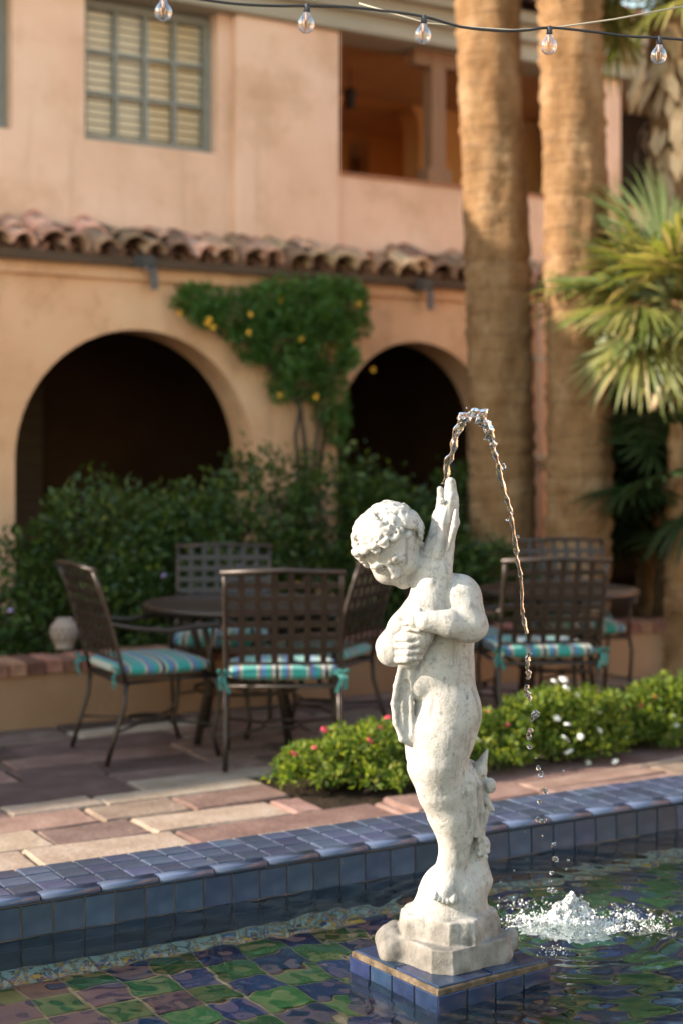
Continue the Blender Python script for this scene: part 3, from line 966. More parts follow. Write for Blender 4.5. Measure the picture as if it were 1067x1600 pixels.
# pale ball shaped candle pot on the brick cap
pp = ground(93, 1016, PH + .08)
pot = empty('clay_lantern', loc=(pp.x + .02, pp.y + .07, PH + .082))
tag(pot, 'pale round pierced clay lantern standing on the brick planter cap at left', 'lantern')
M['pot'] = surface('pot', [(.24,.18,.145), (.33,.255,.21)], 10, .9, .4, 50, .006, spec=.15)
mb = MB(); mb.lathe([(0, 0), (.055, 0), (.058, .012), (.05, .02), (.072, .045), (.088, .09), (.082, .13), (.06, .160), (.048, .168), (.052, .180), (.044, .182), (.04, .16)], 24); mb.build('body', M['pot'], pot)
hm = MB(); hm.lathe([(0, .004), (.006, .003), (.0075, 0)], 8); hme = hm.mesh('hole', M['dark_wood'])
for r_, zc, rr, cnt in ((0, .09, .0875, 14), (1, .118, .0848, 14), (2, .062, .0795, 14)):
    for k in range(cnt):
        a_ = 2 * math.pi * (k + .5 * r_) / cnt
        o = link('hole', hme, pot, (rr * math.cos(a_), rr * math.sin(a_), zc)); o.rotation_euler = Vector((math.cos(a_), math.sin(a_), (zc - .09) * 6)).to_track_quat('Z', 'Y').to_euler()
# ================================================================== the statue, one carved body grown from a distance field
S = 4.59 / FPX                                           # metres per photograph pixel at the statue
CX, CZ = 701.0, 1491.0
VOX = 1.2                                               # voxel in photograph pixels (2.8 mm)
LO = np.array([-170.0, -125.0, -2.0]); HI = np.array([122.0, 125.0, 750.0])
NV = np.ceil((HI - LO) / VOX).astype(int)
FLD = np.full(NV, 30.0, dtype=np.float32)
AX = [LO[i] + VOX * np.arange(NV[i]) for i in range(3)]
def P(px, py, yd=0.0): return np.array([px - CX, yd, CZ - py], dtype=float)

def region(lo, hi, pad):
    s = []
    for i in range(3):
        a_ = int(np.clip(np.floor((lo[i] - pad - LO[i]) / VOX), 0, NV[i])); b_ = int(np.clip(np.ceil((hi[i] + pad - LO[i]) / VOX) + 1, 0, NV[i]))
        s.append(slice(a_, b_))
    X, Y, Z = np.meshgrid(AX[0][s[0]], AX[1][s[1]], AX[2][s[2]], indexing='ij', sparse=True)
    return tuple(s), X, Y, Z

def blend(s, d, k, op='add'):
    F = FLD[s]
    d = d.astype(np.float32)
    if op == 'add':
        h = np.maximum(k - np.abs(F - d), 0) / k if k > 0 else 0
        FLD[s] = np.minimum(F, d) - h * h * k * .25
    elif op == 'sub':
        h = np.maximum(k - np.abs(F + d), 0) / k if k > 0 else 0
        FLD[s] = np.maximum(F, -d) + h * h * k * .25

def cap(a, b, ra, rb, k=8, op='add', flat=None):
    """tapered limb from a to b; flat=(axis vector, factor) squashes it along an axis"""
    a, b = np.asarray(a, float), np.asarray(b, float)
    R_ = max(ra, rb)
    lo, hi = np.minimum(a, b) - R_, np.maximum(a, b) + R_
    s, X, Y, Z = region(lo, hi, k + 3)
    d = b - a; L2 = d @ d
    px, py, pz = X - a[0], Y - a[1], Z - a[2]
    t = np.clip((px * d[0] + py * d[1] + pz * d[2]) / L2, 0, 1)
    qx, qy, qz = px - t * d[0], py - t * d[1], pz - t * d[2]
    if flat is not None:
        n, fac = np.asarray(flat[0], float), flat[1]
        n = n / np.linalg.norm(n)
        q = qx * n[0] + qy * n[1] + qz * n[2]
        qx, qy, qz = qx + n[0] * q * (fac - 1), qy + n[1] * q * (fac - 1), qz + n[2] * q * (fac - 1)
    blend(s, np.sqrt(qx * qx + qy * qy + qz * qz) - (ra + (rb - ra) * t), k, op)

def ell(c, r, k=8, op='add', rot=None):
    c, r = np.asarray(c, float), np.asarray(r, float)
    R_ = r.max()
    s, X, Y, Z = region(c - R_, c + R_, k + 3)
    x, y, z = X - c[0], Y - c[1], Z - c[2]
    if rot is not None:                                  # columns of rot are the axes
        x, y, z = (rot[0, i] * x + rot[1, i] * y + rot[2, i] * z for i in range(3))
    k0 = np.sqrt((x / r[0]) ** 2 + (y / r[1]) ** 2 + (z / r[2]) ** 2)
    k1 = np.sqrt((x / r[0] ** 2) ** 2 + (y / r[1] ** 2) ** 2 + (z / r[2] ** 2) ** 2) + 1e-6
    blend(s, k0 * (k0 - 1) / k1, k, op)

def path(pts, rs, k=8, op='add', flat=None):
    for i in range(len(pts) - 1): cap(pts[i], pts[i + 1], rs[i], rs[i + 1], k, op, flat)

def prism(c, apo, z0, z1, ang, k=4, cham=None, taper=0.0, rnd=3):
    """square block, corners chamfered, turned by ang"""
    s, X, Y, Z = region((c[0] - apo * 1.5, c[1] - apo * 1.5, z0), (c[0] + apo * 1.5, c[1] + apo * 1.5, z1), k + 3)
    ca, sa_ = math.cos(ang), math.sin(ang)
    x = (X - c[0]) * ca + (Y - c[1]) * sa_; y = -(X - c[0]) * sa_ + (Y - c[1]) * ca
    f_ = apo - taper * (Z - z0)
    d = np.maximum(np.abs(x), np.abs(y)) - f_
    ch = cham if cham else apo * 1.2
    d = np.maximum(d, (np.abs(x) + np.abs(y)) * .7071 - ch + taper * (Z - z0))
    dz = np.maximum(z0 - Z, Z - z1)
    dd = np.maximum(d, dz)
    out = np.sqrt(np.maximum(d + rnd, 0) ** 2 + np.maximum(dz + rnd, 0) ** 2) - rnd
    blend(s, np.where((d > -rnd) & (dz > -rnd), out, dd), k)

def vnoise(s, cell, seed):
    """smooth value noise over a sub-block"""
    g_ = np.random.default_rng(seed).random((24, 24, 24)).astype(np.float32) * 2 - 1
    idx = [AX[i][s[i]] / cell for i in range(3)]
    lo_ = [np.floor(t).astype(int) for t in idx]; fr = [(t - l).astype(np.float32) for t, l in zip(idx, lo_)]
    fr = [t * t * (3 - 2 * t) for t in fr]
    out = 0
    for a_ in (0, 1):
        for b_ in (0, 1):
            for c_ in (0, 1):
                w = (fr[0] if a_ else 1 - fr[0])[:, None, None] * (fr[1] if b_ else 1 - fr[1])[None, :, None] * (fr[2] if c_ else 1 - fr[2])[None, None, :]
                out = out + w * g_[np.ix_((lo_[0] + a_) % 24, (lo_[1] + b_) % 24, (lo_[2] + c_) % 24)]
    return out

# --- plinth and mound
PA = R(K_DEG)
prism((0, 0), 81, -2, 36, PA, 3, cham=97, taper=.10)
path([P(612, 1480, -14), P(606, 1466, 0), P(616, 1456, 14)], [22, 18, 14], 14)
cap(P(797, 1474, 8), P(800, 1466, 20), 12, 10, 4)
prism((0, 4), 70, 34, 70, PA + R(22), 4, cham=77, taper=.14)
cap(P(752, 1462, -30), P(768, 1440, -4), 14, 12, 5)
path([P(704, 1428, 4), P(707, 1398, 4), P(712, 1368, 8)], [64, 52, 32], 8)
# --- rocky support behind the legs
path([P(738, 1375, 14), P(742, 1335, 14), P(742, 1285, 16), P(738, 1240, 16), P(730, 1205, 14)], [34, 17, 17, 19, 17], 10)
path([P(736, 1232, 0), P(747, 1204, -2), P(760, 1172, -4)], [17, 13, 2.5], 4)
ell(P(764, 1226, -6), (10, 9, 12), 5)
cap(P(744, 1222, 0), P(762, 1226, -4), 10, 8, 5)
path([P(744, 1225, 0), P(753, 1246, -3), P(769, 1264, -6)], [8, 11, 3], 3)
path([P(752, 1212, -12), P(756, 1240, -12)], [2.5, 3], 4, 'sub')
path([P(755, 1268, -2), P(746, 1292, 0)], [10, 12], 6)
ell(P(752, 1320, -4), (13, 14, 17), 4)
ell(P(751, 1303, -6), (6, 6, 7), 3)
for (x_, y_, r_) in ((758, 1314, 5), (760, 1326, 4.5), (748, 1330, 5), (752, 1308, 4), (757, 1335, 4)): ell(P(x_, y_, -14), (r_, r_, r_), 2)
# --- legs
path([P(694, 1096, -18), P(688, 1140, -20), P(681, 1190, -24), P(687, 1232, -26)], [50, 51, 44, 34], 12)          # thigh
ell(P(672, 1226, -36), (20, 18, 20), 12)                                                                      # knee
path([P(687, 1236, -24), P(704, 1270, -14), P(709, 1300, -10), P(708, 1332, -10), P(702, 1354, -10)], [33, 35, 27, 21.5, 22], 10)
ell(P(718, 1268, -10), (22, 24, 34), 10)
path([P(704, 1352, -10), P(698, 1370, -24), P(690, 1386, -44)], [21, 18, 13], 8)                                # foot
for k_, (tx, tz, tr) in enumerate(((675, 1386, 4.6), (681, 1389, 5.0), (687.5, 1391, 5.2), (694.5, 1392, 5.6), (703, 1391, 6.6))):
    cap(P(tx + 4, tz - 8, -38), P(tx, tz, -56 + k_ * .6), tr + .2, tr, 1.4)
path([P(668, 1120, 26), P(672, 1180, 26), P(690, 1232, 22), P(712, 1290, 22), P(722, 1345, 20)], [40, 36, 30, 28, 22], 10)   # other leg
# --- trunk
ell(P(710, 1110, -22), (40, 40, 46), 12); ell(P(704, 1108, 26), (40, 36, 44), 12)
path([P(694, 950, 2), P(690, 1000, 0), P(688, 1050, -2), P(692, 1095, 0)], [48, 47, 50, 48], 14)
ell(P(672, 1040, -14), (40, 46, 56), 12)
ell(P(655, 1062, -34), (25, 24, 30), 5)                                                                       # belly fold
ell(P(700, 930, -10), (42, 52, 36), 12)
cap(P(672, 905, 6), P(650, 872, 4), 27, 26, 8)                                                                # neck
# --- near arm
ell(P(712, 930, -42), (34, 30, 36), 10)
path([P(716, 932, -46), P(727, 968, -62)], [32, 28], 9)
ell(P(731, 972, -58), (24, 24, 22), 8)
path([P(727, 970, -66), P(694, 966, -80), P(660, 962, -84)], [23, 20, 15], 7)
ell(P(648, 959, -80), (17, 11, 16), 5)
for k_, (fy, fx) in enumerate(((948, 640), (957, 634), (966, 633), (974, 637))):
    path([P(650, fy, -82), P(fx, fy - 1, -78), P(fx - 6, fy + 1, -66)], [5.6, 5.0, 4.2], 1.2)
# --- far arm and its fist round the fish
path([P(672, 940, 44), P(634, 985, 40), P(612, 1012, 8), P(609, 1014, -30)], [28, 25, 23, 22], 9)
ell(P(611, 1014, -42), (20, 18, 21), 6)
for k_, fy in enumerate((986, 997, 1008, 1018)):
    j_ = (0, 2.5, 1.5, -2)[k_]; path([P(620, fy + 5, -58), P(633 + j_ * .5, fy + 2.5, -75), P(647 + j_, fy - .5, -75), P(655 + j_, fy + 1.5, -64)], [6.4, 6.3, 5.3, 4.6], .7)
cap(P(620, 992, -52), P(634, 977, -66), 8, 6.5, 4)
# --- fish across the chest, mouth up, tail hanging below the fist
FN = (.25, 1.0, 0)
path([P(701, 778, -26), P(692, 812, -30), P(684, 850, -38), P(674, 895, -50), P(662, 940, -60), P(648, 985, -60), P(636, 1020, -56)],
     [12, 19, 23, 28, 29, 25, 18], 3, flat=(FN, 1.35))
path([P(701, 775, -37), P(690, 815, -48), P(680, 858, -58), P(668, 905, -70)], [4, 6, 7, 5], 7)
path([P(701, 784, -26), P(701.5, 754, -24)], [12, 8.0], 4)                                                     # long jaw
path([P(690, 800, -28), P(685, 764, -26)], [10, 5.0], 4)                                                       # short jaw
cap(P(692, 742, -34), P(691, 778, -34), 4.2, 1.5, 2, 'sub')
ell(P(687, 782, -42), (4.5, 4, 5), 2); ell(P(687, 782, -46), (1.8, 2, 2), 1, 'sub')
path([P(708, 796, -44), P(704, 822, -58), P(694, 856, -66)], [2, 5.0, 2.5], 1.5)                                 # fin ridge
cap(P(698.5, 770, -47), P(693, 826, -56), 5.5, 3.0, 3, 'sub')
path([P(706, 868, -60), P(690, 876, -68), P(672, 868, -66)], [1.6, 2, 1.6], 1.5, 'sub')
for q in range(4):
    path([P(692 - 3 * q, 896 + 11 * q, -72 - 4 * q), P(679 - 3 * q, 901 + 11 * q, -78 - 4 * q), P(662 - 3 * q, 893 + 11 * q, -74 - 4 * q)], [.9, 1.1, .9], 1.5, 'sub')
path([P(708, 790, -26), P(708, 815, -28), P(700, 850, -30)], [5, 7, 6], 5)
path([P(636, 1020, -54), P(630, 1055, -48), P(628, 1095, -44), P(632, 1128, -42), P(637, 1146, -42)], [14, 14, 16, 16, 12], 4, flat=((.35, 1, 0), 1.9))
path([P(626, 1030, -56), P(617, 1065, -52), P(613.5, 1092, -48), P(617, 1122, -46), P(626, 1146, -46), P(644, 1154, -42)], [5, 5, 4.5, 4.5, 5, 5], 3)
cap(P(632, 1058, -58), P(634, 1136, -54), 5.0, 6.5, 4, 'sub')
# --- draped cloth behind the knee
for (pts_, r_) in (([(720, 1190, -24), (730, 1213, -32), (738, 1250, -30), (741, 1300, -24)], 5), ([(727, 1188, -14), (742, 1220, -24), (749, 1262, -20), (746, 1310, -18)], 4.5),
                   ([(714, 1194, -34), (723, 1228, -40), (730, 1270, -34), (732, 1310, -26)], 4)):
    path([P(*q) for q in pts_], [r_ + 2, r_ + 2.5, r_ + 1, r_ - 1], 5)
path([P(716, 1190, -44), P(722, 1215, -46), P(728, 1262, -42), (P(730, 1318, -34))], [2.5, 3, 3, 2], 4, 'sub')
path([P(657, 1248, -62), P(668, 1256, -60), P(684, 1258, -60)], [2, 3, 2], 8, 'sub')
cap(P(700, 1322, -26), P(722, 1328, -24), 2.6, 2.6, 3)
# --- spine and back modelling
path([P(738, 1000, -30), P(728, 1050, -44), P(722, 1090, -54)], [2.4, 2.2, 2.0], 6, 'sub')
# --- head
def head_frame(pitch, yaw, roll):
    e_, f_, u_ = np.eye(3)
    m = Matrix.Rotation(roll, 3, 'Y') @ Matrix.Rotation(yaw, 3, 'Z') @ Matrix.Rotation(pitch, 3, 'X')
    return np.array(m)
HR = head_frame(R(33), R(-19), R(-25))
HC = P(604, 846, -34)
def H(e, f, u): return HC + HR @ np.array([e, -f, u], float)
def hell(e, f, u, r, k=5, op='add'): ell(H(e, f, u), r, k, op, rot=HR)
hell(4, -4, 1, (47, 50, 46), 4)
hell(0, 14, -20, (40, 37, 40), 10)
hell(0, 22, -40, (27, 26, 22), 10)
for sx in (-1, 1):
    hell(sx * 20, 32, -28, (17, 17, 17), 8)              # cheeks
    hell(sx * 17.5, 53, -7, (12, 9, 8), 5, 'sub')        # eye sockets
    hell(sx * 17.5, 40.5, -7.5, (9.5, 9.0, 7.4), 1.4)
    path([H(sx * 7, 47.5, -9), H(sx * 13, 50.5, -2.8), H(sx * 20, 49.5, -2.2), H(sx * 27, 44, -6.5)], [1.5, 2.0, 2.0, 1.5], 1.0)
    path([H(sx * 9, 47.5, -11.5), H(sx * 17, 48.5, -14), H(sx * 26, 44, -11)], [1.3, 1.6, 1.2], 1.0)
    hell(sx * 17.0, 50.2, -8, (2.9, 2.6, 2.9), .8, 'sub')
    path([H(sx * 7, 48, 2), H(sx * 16, 49.5, 5), H(sx * 27, 43, 2)], [2.6, 3.0, 2.6], 7)
    hell(sx * 4.6, 52.5, -24.5, (3.9, 4.2, 3.4), 2.5)    # nostrils
path([H(0, 47.5, 1), H(0, 51, -11), H(0, 55.5, -21)], [3.0, 3.6, 5.0], 5)
path([H(-9, 45.5, -35.5), H(-3, 49.5, -34), H(0, 49.5, -34.8), H(3, 49.5, -34), H(9, 45.5, -35.5)], [1.6, 2.8, 2.6, 2.8, 1.6], 2)
path([H(-7, 45, -39.5), H(0, 48.5, -40.5), H(7, 45, -39.5)], [1.8, 3.4, 1.8], 2)
path([H(-9, 49.5, -37), H(0, 52.5, -37.2), H(9, 49.5, -37)], [1.0, 1.3, 1.0], 1, 'sub')
hell(0, 41, -51, (12, 11, 9.5), 6)
# hair: curls round the skull
hr = random.Random(11)
def skull(dv, lift): return H(*(dv * (np.array([47, 50, 47]) + lift) + np.array([4, -4, 1])))
locks = 0
while locks < 62:                                         # wavy locks that run down from the crown and roll up at their ends
    ph = hr.uniform(0, 2 * math.pi); th0 = hr.uniform(.05, 1.15); ln = hr.uniform(.5, .95)
    wig = hr.uniform(.10, .22); wf_ = hr.uniform(6, 10); w0 = hr.uniform(0, 6)
    pts_, ok = [], True
    rad_ = hr.uniform(5.0, 7.8)
    for q in range(11):
        t_ = q / 10
        th = th0 + ln * t_; p2 = ph + wig * math.sin(wf_ * t_ + w0) / max(.35, math.sin(th)) + .35 * t_
        dv = np.array([math.sin(th) * math.sin(p2), math.sin(th) * math.cos(p2) * 1.0, math.cos(th)])
        # the crown of the hair sits a little behind the top of the head
        dv = np.array([dv[0], dv[1] * .92 - dv[2] * .30, dv[2] * .92 + dv[1] * .30]); dv /= np.linalg.norm(dv)
        if dv[1] > .45 and dv[2] < .60 + .10 * abs(dv[0]): break
        if dv[2] < -.45 or (dv[1] > .15 and dv[2] < -.02): break
        pts_.append((dv, t_))
    if len(pts_) < 5: continue
    n_ = len(pts_)
    P3 = [skull(dv, 1.5 + 2.5 * math.sin(math.pi * i / n_) ) for i, (dv, _) in enumerate(pts_)]
    rs_ = [rad_ * (.55 + .55 * math.sin(math.pi * (.15 + .75 * i / (n_ - 1)))) for i in range(n_)]
    path(P3, rs_, .7)
    # rolled end
    dv = pts_[-1][0]; c_ = skull(dv, 5)
    e1 = np.array(P3[-1]) - np.array(P3[-2]); e1 = e1 / (np.linalg.norm(e1) + 1e-6); out = skull(dv, 12) - c_; out = out / np.linalg.norm(out)
    rr = hr.uniform(4.5, 7.5)
    side = np.cross(e1, out)
    q_ = [c_ + (e1 * math.sin(a_) + side * (1 - math.cos(a_)) * hr.choice((.9, .95))) * rr + out * .6 * a_ for a_ in (0, .9, 1.8, 2.7, 3.6, 4.5)]
    path(q_, [3.8, 3.8, 3.6, 3.4, 3.0, 2.4], .8)
    locks += 1
for (e_, f_, u_, r_) in ((-32, 30, 29, 11), (-40, 16, 14, 10), (-20, 39, 33, 8), (-4, 42, 36, 7), (13, 41, 35, 7), (29, 33, 28, 8), (-38, 24, 6, 7), (40, 20, 14, 8), (-42, -4, 2, 10), (-26, 8, 44, 10), (5, 5, 48, 8)):
    hell(e_, f_, u_, (r_ * 1.15, r_ * .9, r_ * .8), 2.5)
# ears
for sx in (-1, 1):
    hell(sx * 46, 6, -14, (6, 9, 11), 3)
# carved roughness
s_ = region(HC - 75, HC + 75, 0)[0]
rel = np.stack(np.meshgrid(AX[0][s_[0]] - HC[0], AX[1][s_[1]] - HC[1], AX[2][s_[2]] - HC[2], indexing='ij'), -1) @ HR
hairmask = np.clip((rel[..., 2] - (4 + .0 * rel[..., 0]) + np.where(rel[..., 1] > -10, 30, -8)) / 14, 0, 1)
FLD[s_] += (vnoise(s_, 9, 5) * 1.6 + vnoise(s_, 4.5, 6) * .9) * hairmask
full = (slice(0, NV[0]), slice(0, NV[1]), slice(0, NV[2]))
FLD += vnoise(full, 22, 8) * .8 + vnoise(full, 6.5, 15) * .22
sl = region(np.array([-125, -125, -2]), np.array([125, 125, 72]), 0)[0]
FLD[sl] += vnoise(sl, 14, 9) * 1.3 + vnoise(sl, 34, 10) * 2.0
fs = region(P(600, 1160, -90), P(720, 745, 0), 0)[0]
fs = region(np.minimum(P(600, 1160, -90), P(720, 745, 0)), np.maximum(P(600, 1160, -90), P(720, 745, 0)), 0)[0]

def surface_nets(F):
    inside = F < 0
    c = [inside[a_:F.shape[0] - 1 + a_, b_:F.shape[1] - 1 + b_, c_:F.shape[2] - 1 + c_] for a_ in (0, 1) for b_ in (0, 1) for c_ in (0, 1)]
    s_ = np.zeros(c[0].shape, np.int8)
    for q in c: s_ += q
    act = (s_ > 0) & (s_ < 8)
    idx = np.argwhere(act)
    vid = np.full(act.shape, -1, np.int32); vid[act] = np.arange(len(idx))
    acc = np.zeros((len(idx), 3), np.float32); cnt = np.zeros(len(idx), np.float32)
    cor = [np.array(q) for q in ((0,0,0),(1,0,0),(0,1,0),(1,1,0),(0,0,1),(1,0,1),(0,1,1),(1,1,1))]
    val = [F[tuple((idx + q).T)] for q in cor]
    for a_, b_ in ((0,1),(2,3),(4,5),(6,7),(0,2),(1,3),(4,6),(5,7),(0,4),(1,5),(2,6),(3,7)):
        va, vb = val[a_], val[b_]
        m_ = (va < 0) != (vb < 0)
        t = np.where(m_, va / np.where(np.abs(va - vb) < 1e-9, 1, va - vb), 0)
        p = cor[a_][None] + t[:, None] * (cor[b_] - cor[a_])[None]
        acc += p * m_[:, None]; cnt += m_
    v = idx + acc / np.maximum(cnt, 1)[:, None]
    faces = []
    for ax in range(3):
        o1, o2 = [q for q in range(3) if q != ax]
        sl0 = [slice(None)] * 3; sl1 = [slice(None)] * 3
        sl0[ax] = slice(0, F.shape[ax] - 1); sl1[ax] = slice(1, F.shape[ax])
        a_, b_ = inside[tuple(sl0)], inside[tuple(sl1)]
        e_ = np.argwhere(a_ != b_)
        ok = (e_[:, o1] > 0) & (e_[:, o2] > 0) & (e_[:, o1] < F.shape[o1] - 1) & (e_[:, o2] < F.shape[o2] - 1)
        e_ = e_[ok]
        flip = a_[tuple(e_.T)]
        d1 = np.zeros(3, int); d1[o1] = 1; d2 = np.zeros(3, int); d2[o2] = 1
        q = [vid[tuple((e_ - d1 - d2).T)], vid[tuple((e_ - d2).T)], vid[tuple(e_.T)], vid[tuple((e_ - d1).T)]]
        q = np.stack(q, -1)
        if ax == 1: flip = ~flip
        q[~flip] = q[~flip][:, ::-1]
        faces.append(q)
    return v, np.concatenate(faces)
FLD[:, :, 0] = 5
sv, sf = surface_nets(FLD)
sv = (sv * VOX + LO) * S
used = sf.min(1) >= 0
sf = sf[used]
# statue stone: chalky white with grey weather streaks and warm dust
m, nt, b = new_mat('cast_stone')
n1 = noise(nt, 9, 6, 'Object', rough=.62)
r1 = ramp(nt, [(.30, (.27, .245, .212)), (.52, (.385, .36, .325)), (.72, (.45, .43, .40))])
nt.links.new(n1.outputs['Fac'], r1.inputs[0])
n2 = noise(nt, 60, 5, 'Object', rough=.7); r2 = ramp(nt, [(.52, (0, 0, 0)), (.70, (1, 1, 1))]); nt.links.new(n2.outputs['Fac'], r2.inputs[0])
col = mixc(nt, r2.outputs[0], r1.outputs[0], (.22, .20, .18))
n3 = noise(nt, 26, 5, 'Object', rough=.6, stretch=(1.6, 1.6, .22)); r3 = ramp(nt, [(.54, (0, 0, 0)), (.70, (.8, .8, .8))]); nt.links.new(n3.outputs['Fac'], r3.inputs[0])
col = mixc(nt, r3.outputs[0], col, (.17, .16, .15))
# damp, greyer plinth near the water
tc = nt.nodes.new('ShaderNodeTexCoord'); sp = nt.nodes.new('ShaderNodeSeparateXYZ'); nt.links.new(tc.outputs['Object'], sp.inputs[0])
ad = nt.nodes.new('ShaderNodeMath'); ad.operation = 'MULTIPLY_ADD'; ad.inputs[1].default_value = .09; nt.links.new(n1.outputs['Fac'], ad.inputs[0]); nt.links.new(sp.outputs[2], ad.inputs[2])
r4 = ramp(nt, [(.02, (.85, .85, .85)), (.14, (.72, .72, .72)), (.20, (0, 0, 0))]); nt.links.new(ad.outputs[0], r4.inputs[0])
n5 = noise(nt, 18, 5, 'Object'); r5 = ramp(nt, [(.32, (.05, .044, .037)), (.5, (.115, .10, .083)), (.68, (.19, .17, .145))]); nt.links.new(n5.outputs['Fac'], r5.inputs[0])
col = mixc(nt, r4.outputs[0], col, r5.outputs[0])
nt.links.new(col, b.inputs['Base Color'])
b.inputs['Roughness'].default_value = .85; b.inputs['Specular IOR Level'].default_value = .25
n4 = noise(nt, 150, 4, 'Object', rough=.7)
bp_ = bump(nt, n4.outputs['Fac'], .6, .004, b)
n6 = noise(nt, 45, 4, 'Object'); bump(nt, n6.outputs['Fac'], .25, .006, b, bp_)
M['cast_stone'] = m
me = mesh_np('fountain_statue', sv, sf, [m], True)
st = link('fountain_statue', me, None, (KC.x, KC.y, ZT_ + .004))
tag(st, 'weathered white stone cherub statue with curly hair holding an upright fish', 'statue')
# ================================================================== planting
M['leaf_hedge'] = leaf_mat('leaf_hedge', [(.014,.032,.006), (.026,.056,.010), (.048,.088,.015), (.10,.14,.025)], .3)
M['leaf_vine'] = leaf_mat('leaf_vine', [(.04,.11,.02), (.07,.165,.035), (.10,.21,.045), (.14,.23,.055)], .45)
M['leaf_lantana'] = leaf_mat('leaf_lantana', [(.030,.060,.010), (.065,.115,.018), (.11,.17,.028), (.16,.215,.038), (.24,.26,.055)], .45, .6, .3, .2)
M['stem'] = surface('stem', [(.045,.03,.02), (.08,.055,.038)], 10, .9, .4, 60, .006)
M['petal_yellow'] = surface('petal_yellow', [(.72,.36,.02), (.80,.46,.04)], 20, .6, 0)
M['petal_white'] = surface('petal_white', [(.72,.70,.64), (.82,.80,.74)], 20, .6, 0)
M['petal_red'] = surface('petal_red', [(.42,.02,.05), (.55,.05,.08)], 20, .6, 0)
M['petal_lilac'] = surface('petal_lilac', [(.30,.20,.40), (.38,.27,.48)], 20, .6, 0)

def leaves(name, pts, size, mat, parent=None, up=.35, slim=.42, seed=1, outward=None):
    """one mesh of many small folded leaves at the given points"""
    g_ = np.random.default_rng(seed)
    pts = np.asarray(pts, float); n = len(pts)
    d = g_.normal(size=(n, 3)); d[:, 2] += up
    if outward is not None: d += outward * 1.1
    d /= np.linalg.norm(d, axis=1)[:, None]
    r = g_.normal(size=(n, 3)); s_ = np.cross(d, r); s_ /= np.linalg.norm(s_, axis=1)[:, None]
    nn = np.cross(s_, d)
    L = size * (.6 + .8 * g_.random(n))[:, None]
    W = L * slim
    fold = L * .12
    v = np.stack([pts, pts + d * L * .45 + s_ * W * .5 + nn * fold, pts + d * L - nn * fold, pts + d * L * .45 - s_ * W * .5 + nn * fold], 1).reshape(-1, 3)
    f = np.arange(4 * n).reshape(-1, 4)
    return link(name, mesh_np(name, v, f, [mat]), parent)

def cloud(n, blobs, g_, shell=.55):
    """points and outward directions through a set of ellipsoid clumps (cx, cy, cz, rx, ry, rz)"""
    b = np.asarray(blobs, float)
    w = b[:, 3] * b[:, 4] * b[:, 5]; w = w ** .75; w /= w.sum()
    k = g_.choice(len(b), n, p=w)
    d = g_.normal(size=(n, 3)); d /= np.linalg.norm(d, axis=1)[:, None]
    r = (shell + (1 - shell) * g_.random(n)) ** .8
    r = np.where(g_.random(n) < .12, r * 1.15, r)
    return b[k, :3] + d * r[:, None] * b[k, 3:], d

def flower_head(kind, rad):
    b_ = MB()
    g_ = random.Random(5)
    for k in range(16):                                   # cluster of tiny florets on a dome
        a_ = k * 2.4; zz = 1 - k / 16 * .85
        rr = math.sqrt(max(0, 1 - zz * zz))
        c_ = Vector((rr * math.cos(a_), rr * math.sin(a_), zz * .7)) * rad
        q = c_.to_track_quat('Z', 'Y').to_matrix().to_4x4(); mt = Matrix.Translation(c_) @ q
        s_ = rad * .42
        v = [mt @ Vector((0, 0, .1 * s_))] + [mt @ Vector((s_ * math.cos(t_ * math.pi / 2.5), s_ * math.sin(t_ * math.pi / 2.5), g_.uniform(-.2, .15) * s_)) for t_ in range(5)]
        b_.add(v, [(0, 1, 2), (0, 2, 3), (0, 3, 4), (0, 4, 5), (0, 5, 1)], False)
    return b_.mesh('flower', M['petal_' + kind])
fl = {k: flower_head(k, r) for k, r in (('yellow', .023), ('white', .021), ('red', .017), ('lilac', .018))}

def shrub(name, label, cat, origin, blobs, n, size, mat, flowers=(), group=None, stems=6, seed=1, up=.35, slim=.42):
    g_ = np.random.default_rng(seed)
    r = empty(name, loc=origin); tag(r, label, cat, group)
    if 'hedge' in name: blobs = [(b[0], b[1], b[2] * 1.32, b[3], b[4], b[5] * 1.32) for b in blobs]; n = int(n * 1.25)
    sub = []                                             # break the clumps up into twiggy sprays
    for b in blobs:
        sub.append(b)
        lan = 'lantana' in name
        for q in range(16 if lan else 8):
            d = g_.normal(size=3); d /= np.linalg.norm(d); d[2] = abs(d[2]) * .9 - .15
            c_ = np.array(b[:3]) + d * np.array(b[3:]) * (g_.uniform(.8, 1.34) if lan else g_.uniform(.75, 1.18))
            f_ = g_.uniform(.10, .26) if lan else g_.uniform(.14, .34)
            sub.append((*c_, b[3] * f_, b[4] * f_, b[5] * f_ * 1.1))
    pts, d = cloud(n, sub, g_)
    keep = pts[:, 2] + origin[2] > .04
    o = leaves('foliage', pts[keep], size, mat, r, up, slim, seed, d[keep])
    o['kind'] = 'stuff'
    sb = MB()
    for k in range(stems):
        b = blobs[k % len(blobs)]
        x, y = b[0] + g_.uniform(-.5, .5) * b[3], b[1] + g_.uniform(-.4, .4) * b[4]
        sb = MB(); sb.tube([(x * .5, y * .6, 0), (x * .8, y * .8, b[2] * .5), (x, y, b[2] + b[5] * .4)], [.014, .010, .005], 6)
        sb.build('stem', M['stem'], r)
    for kind, fx, fy, fz in flowers:
        o = link('flower', fl[kind], r, (fx, fy, fz), (g_.uniform(.1, .9), g_.uniform(-.5, .5), g_.uniform(0, 6)))
        q = g_.uniform(.75, 1.15); o.scale = (q, q, q * .6)
    return r

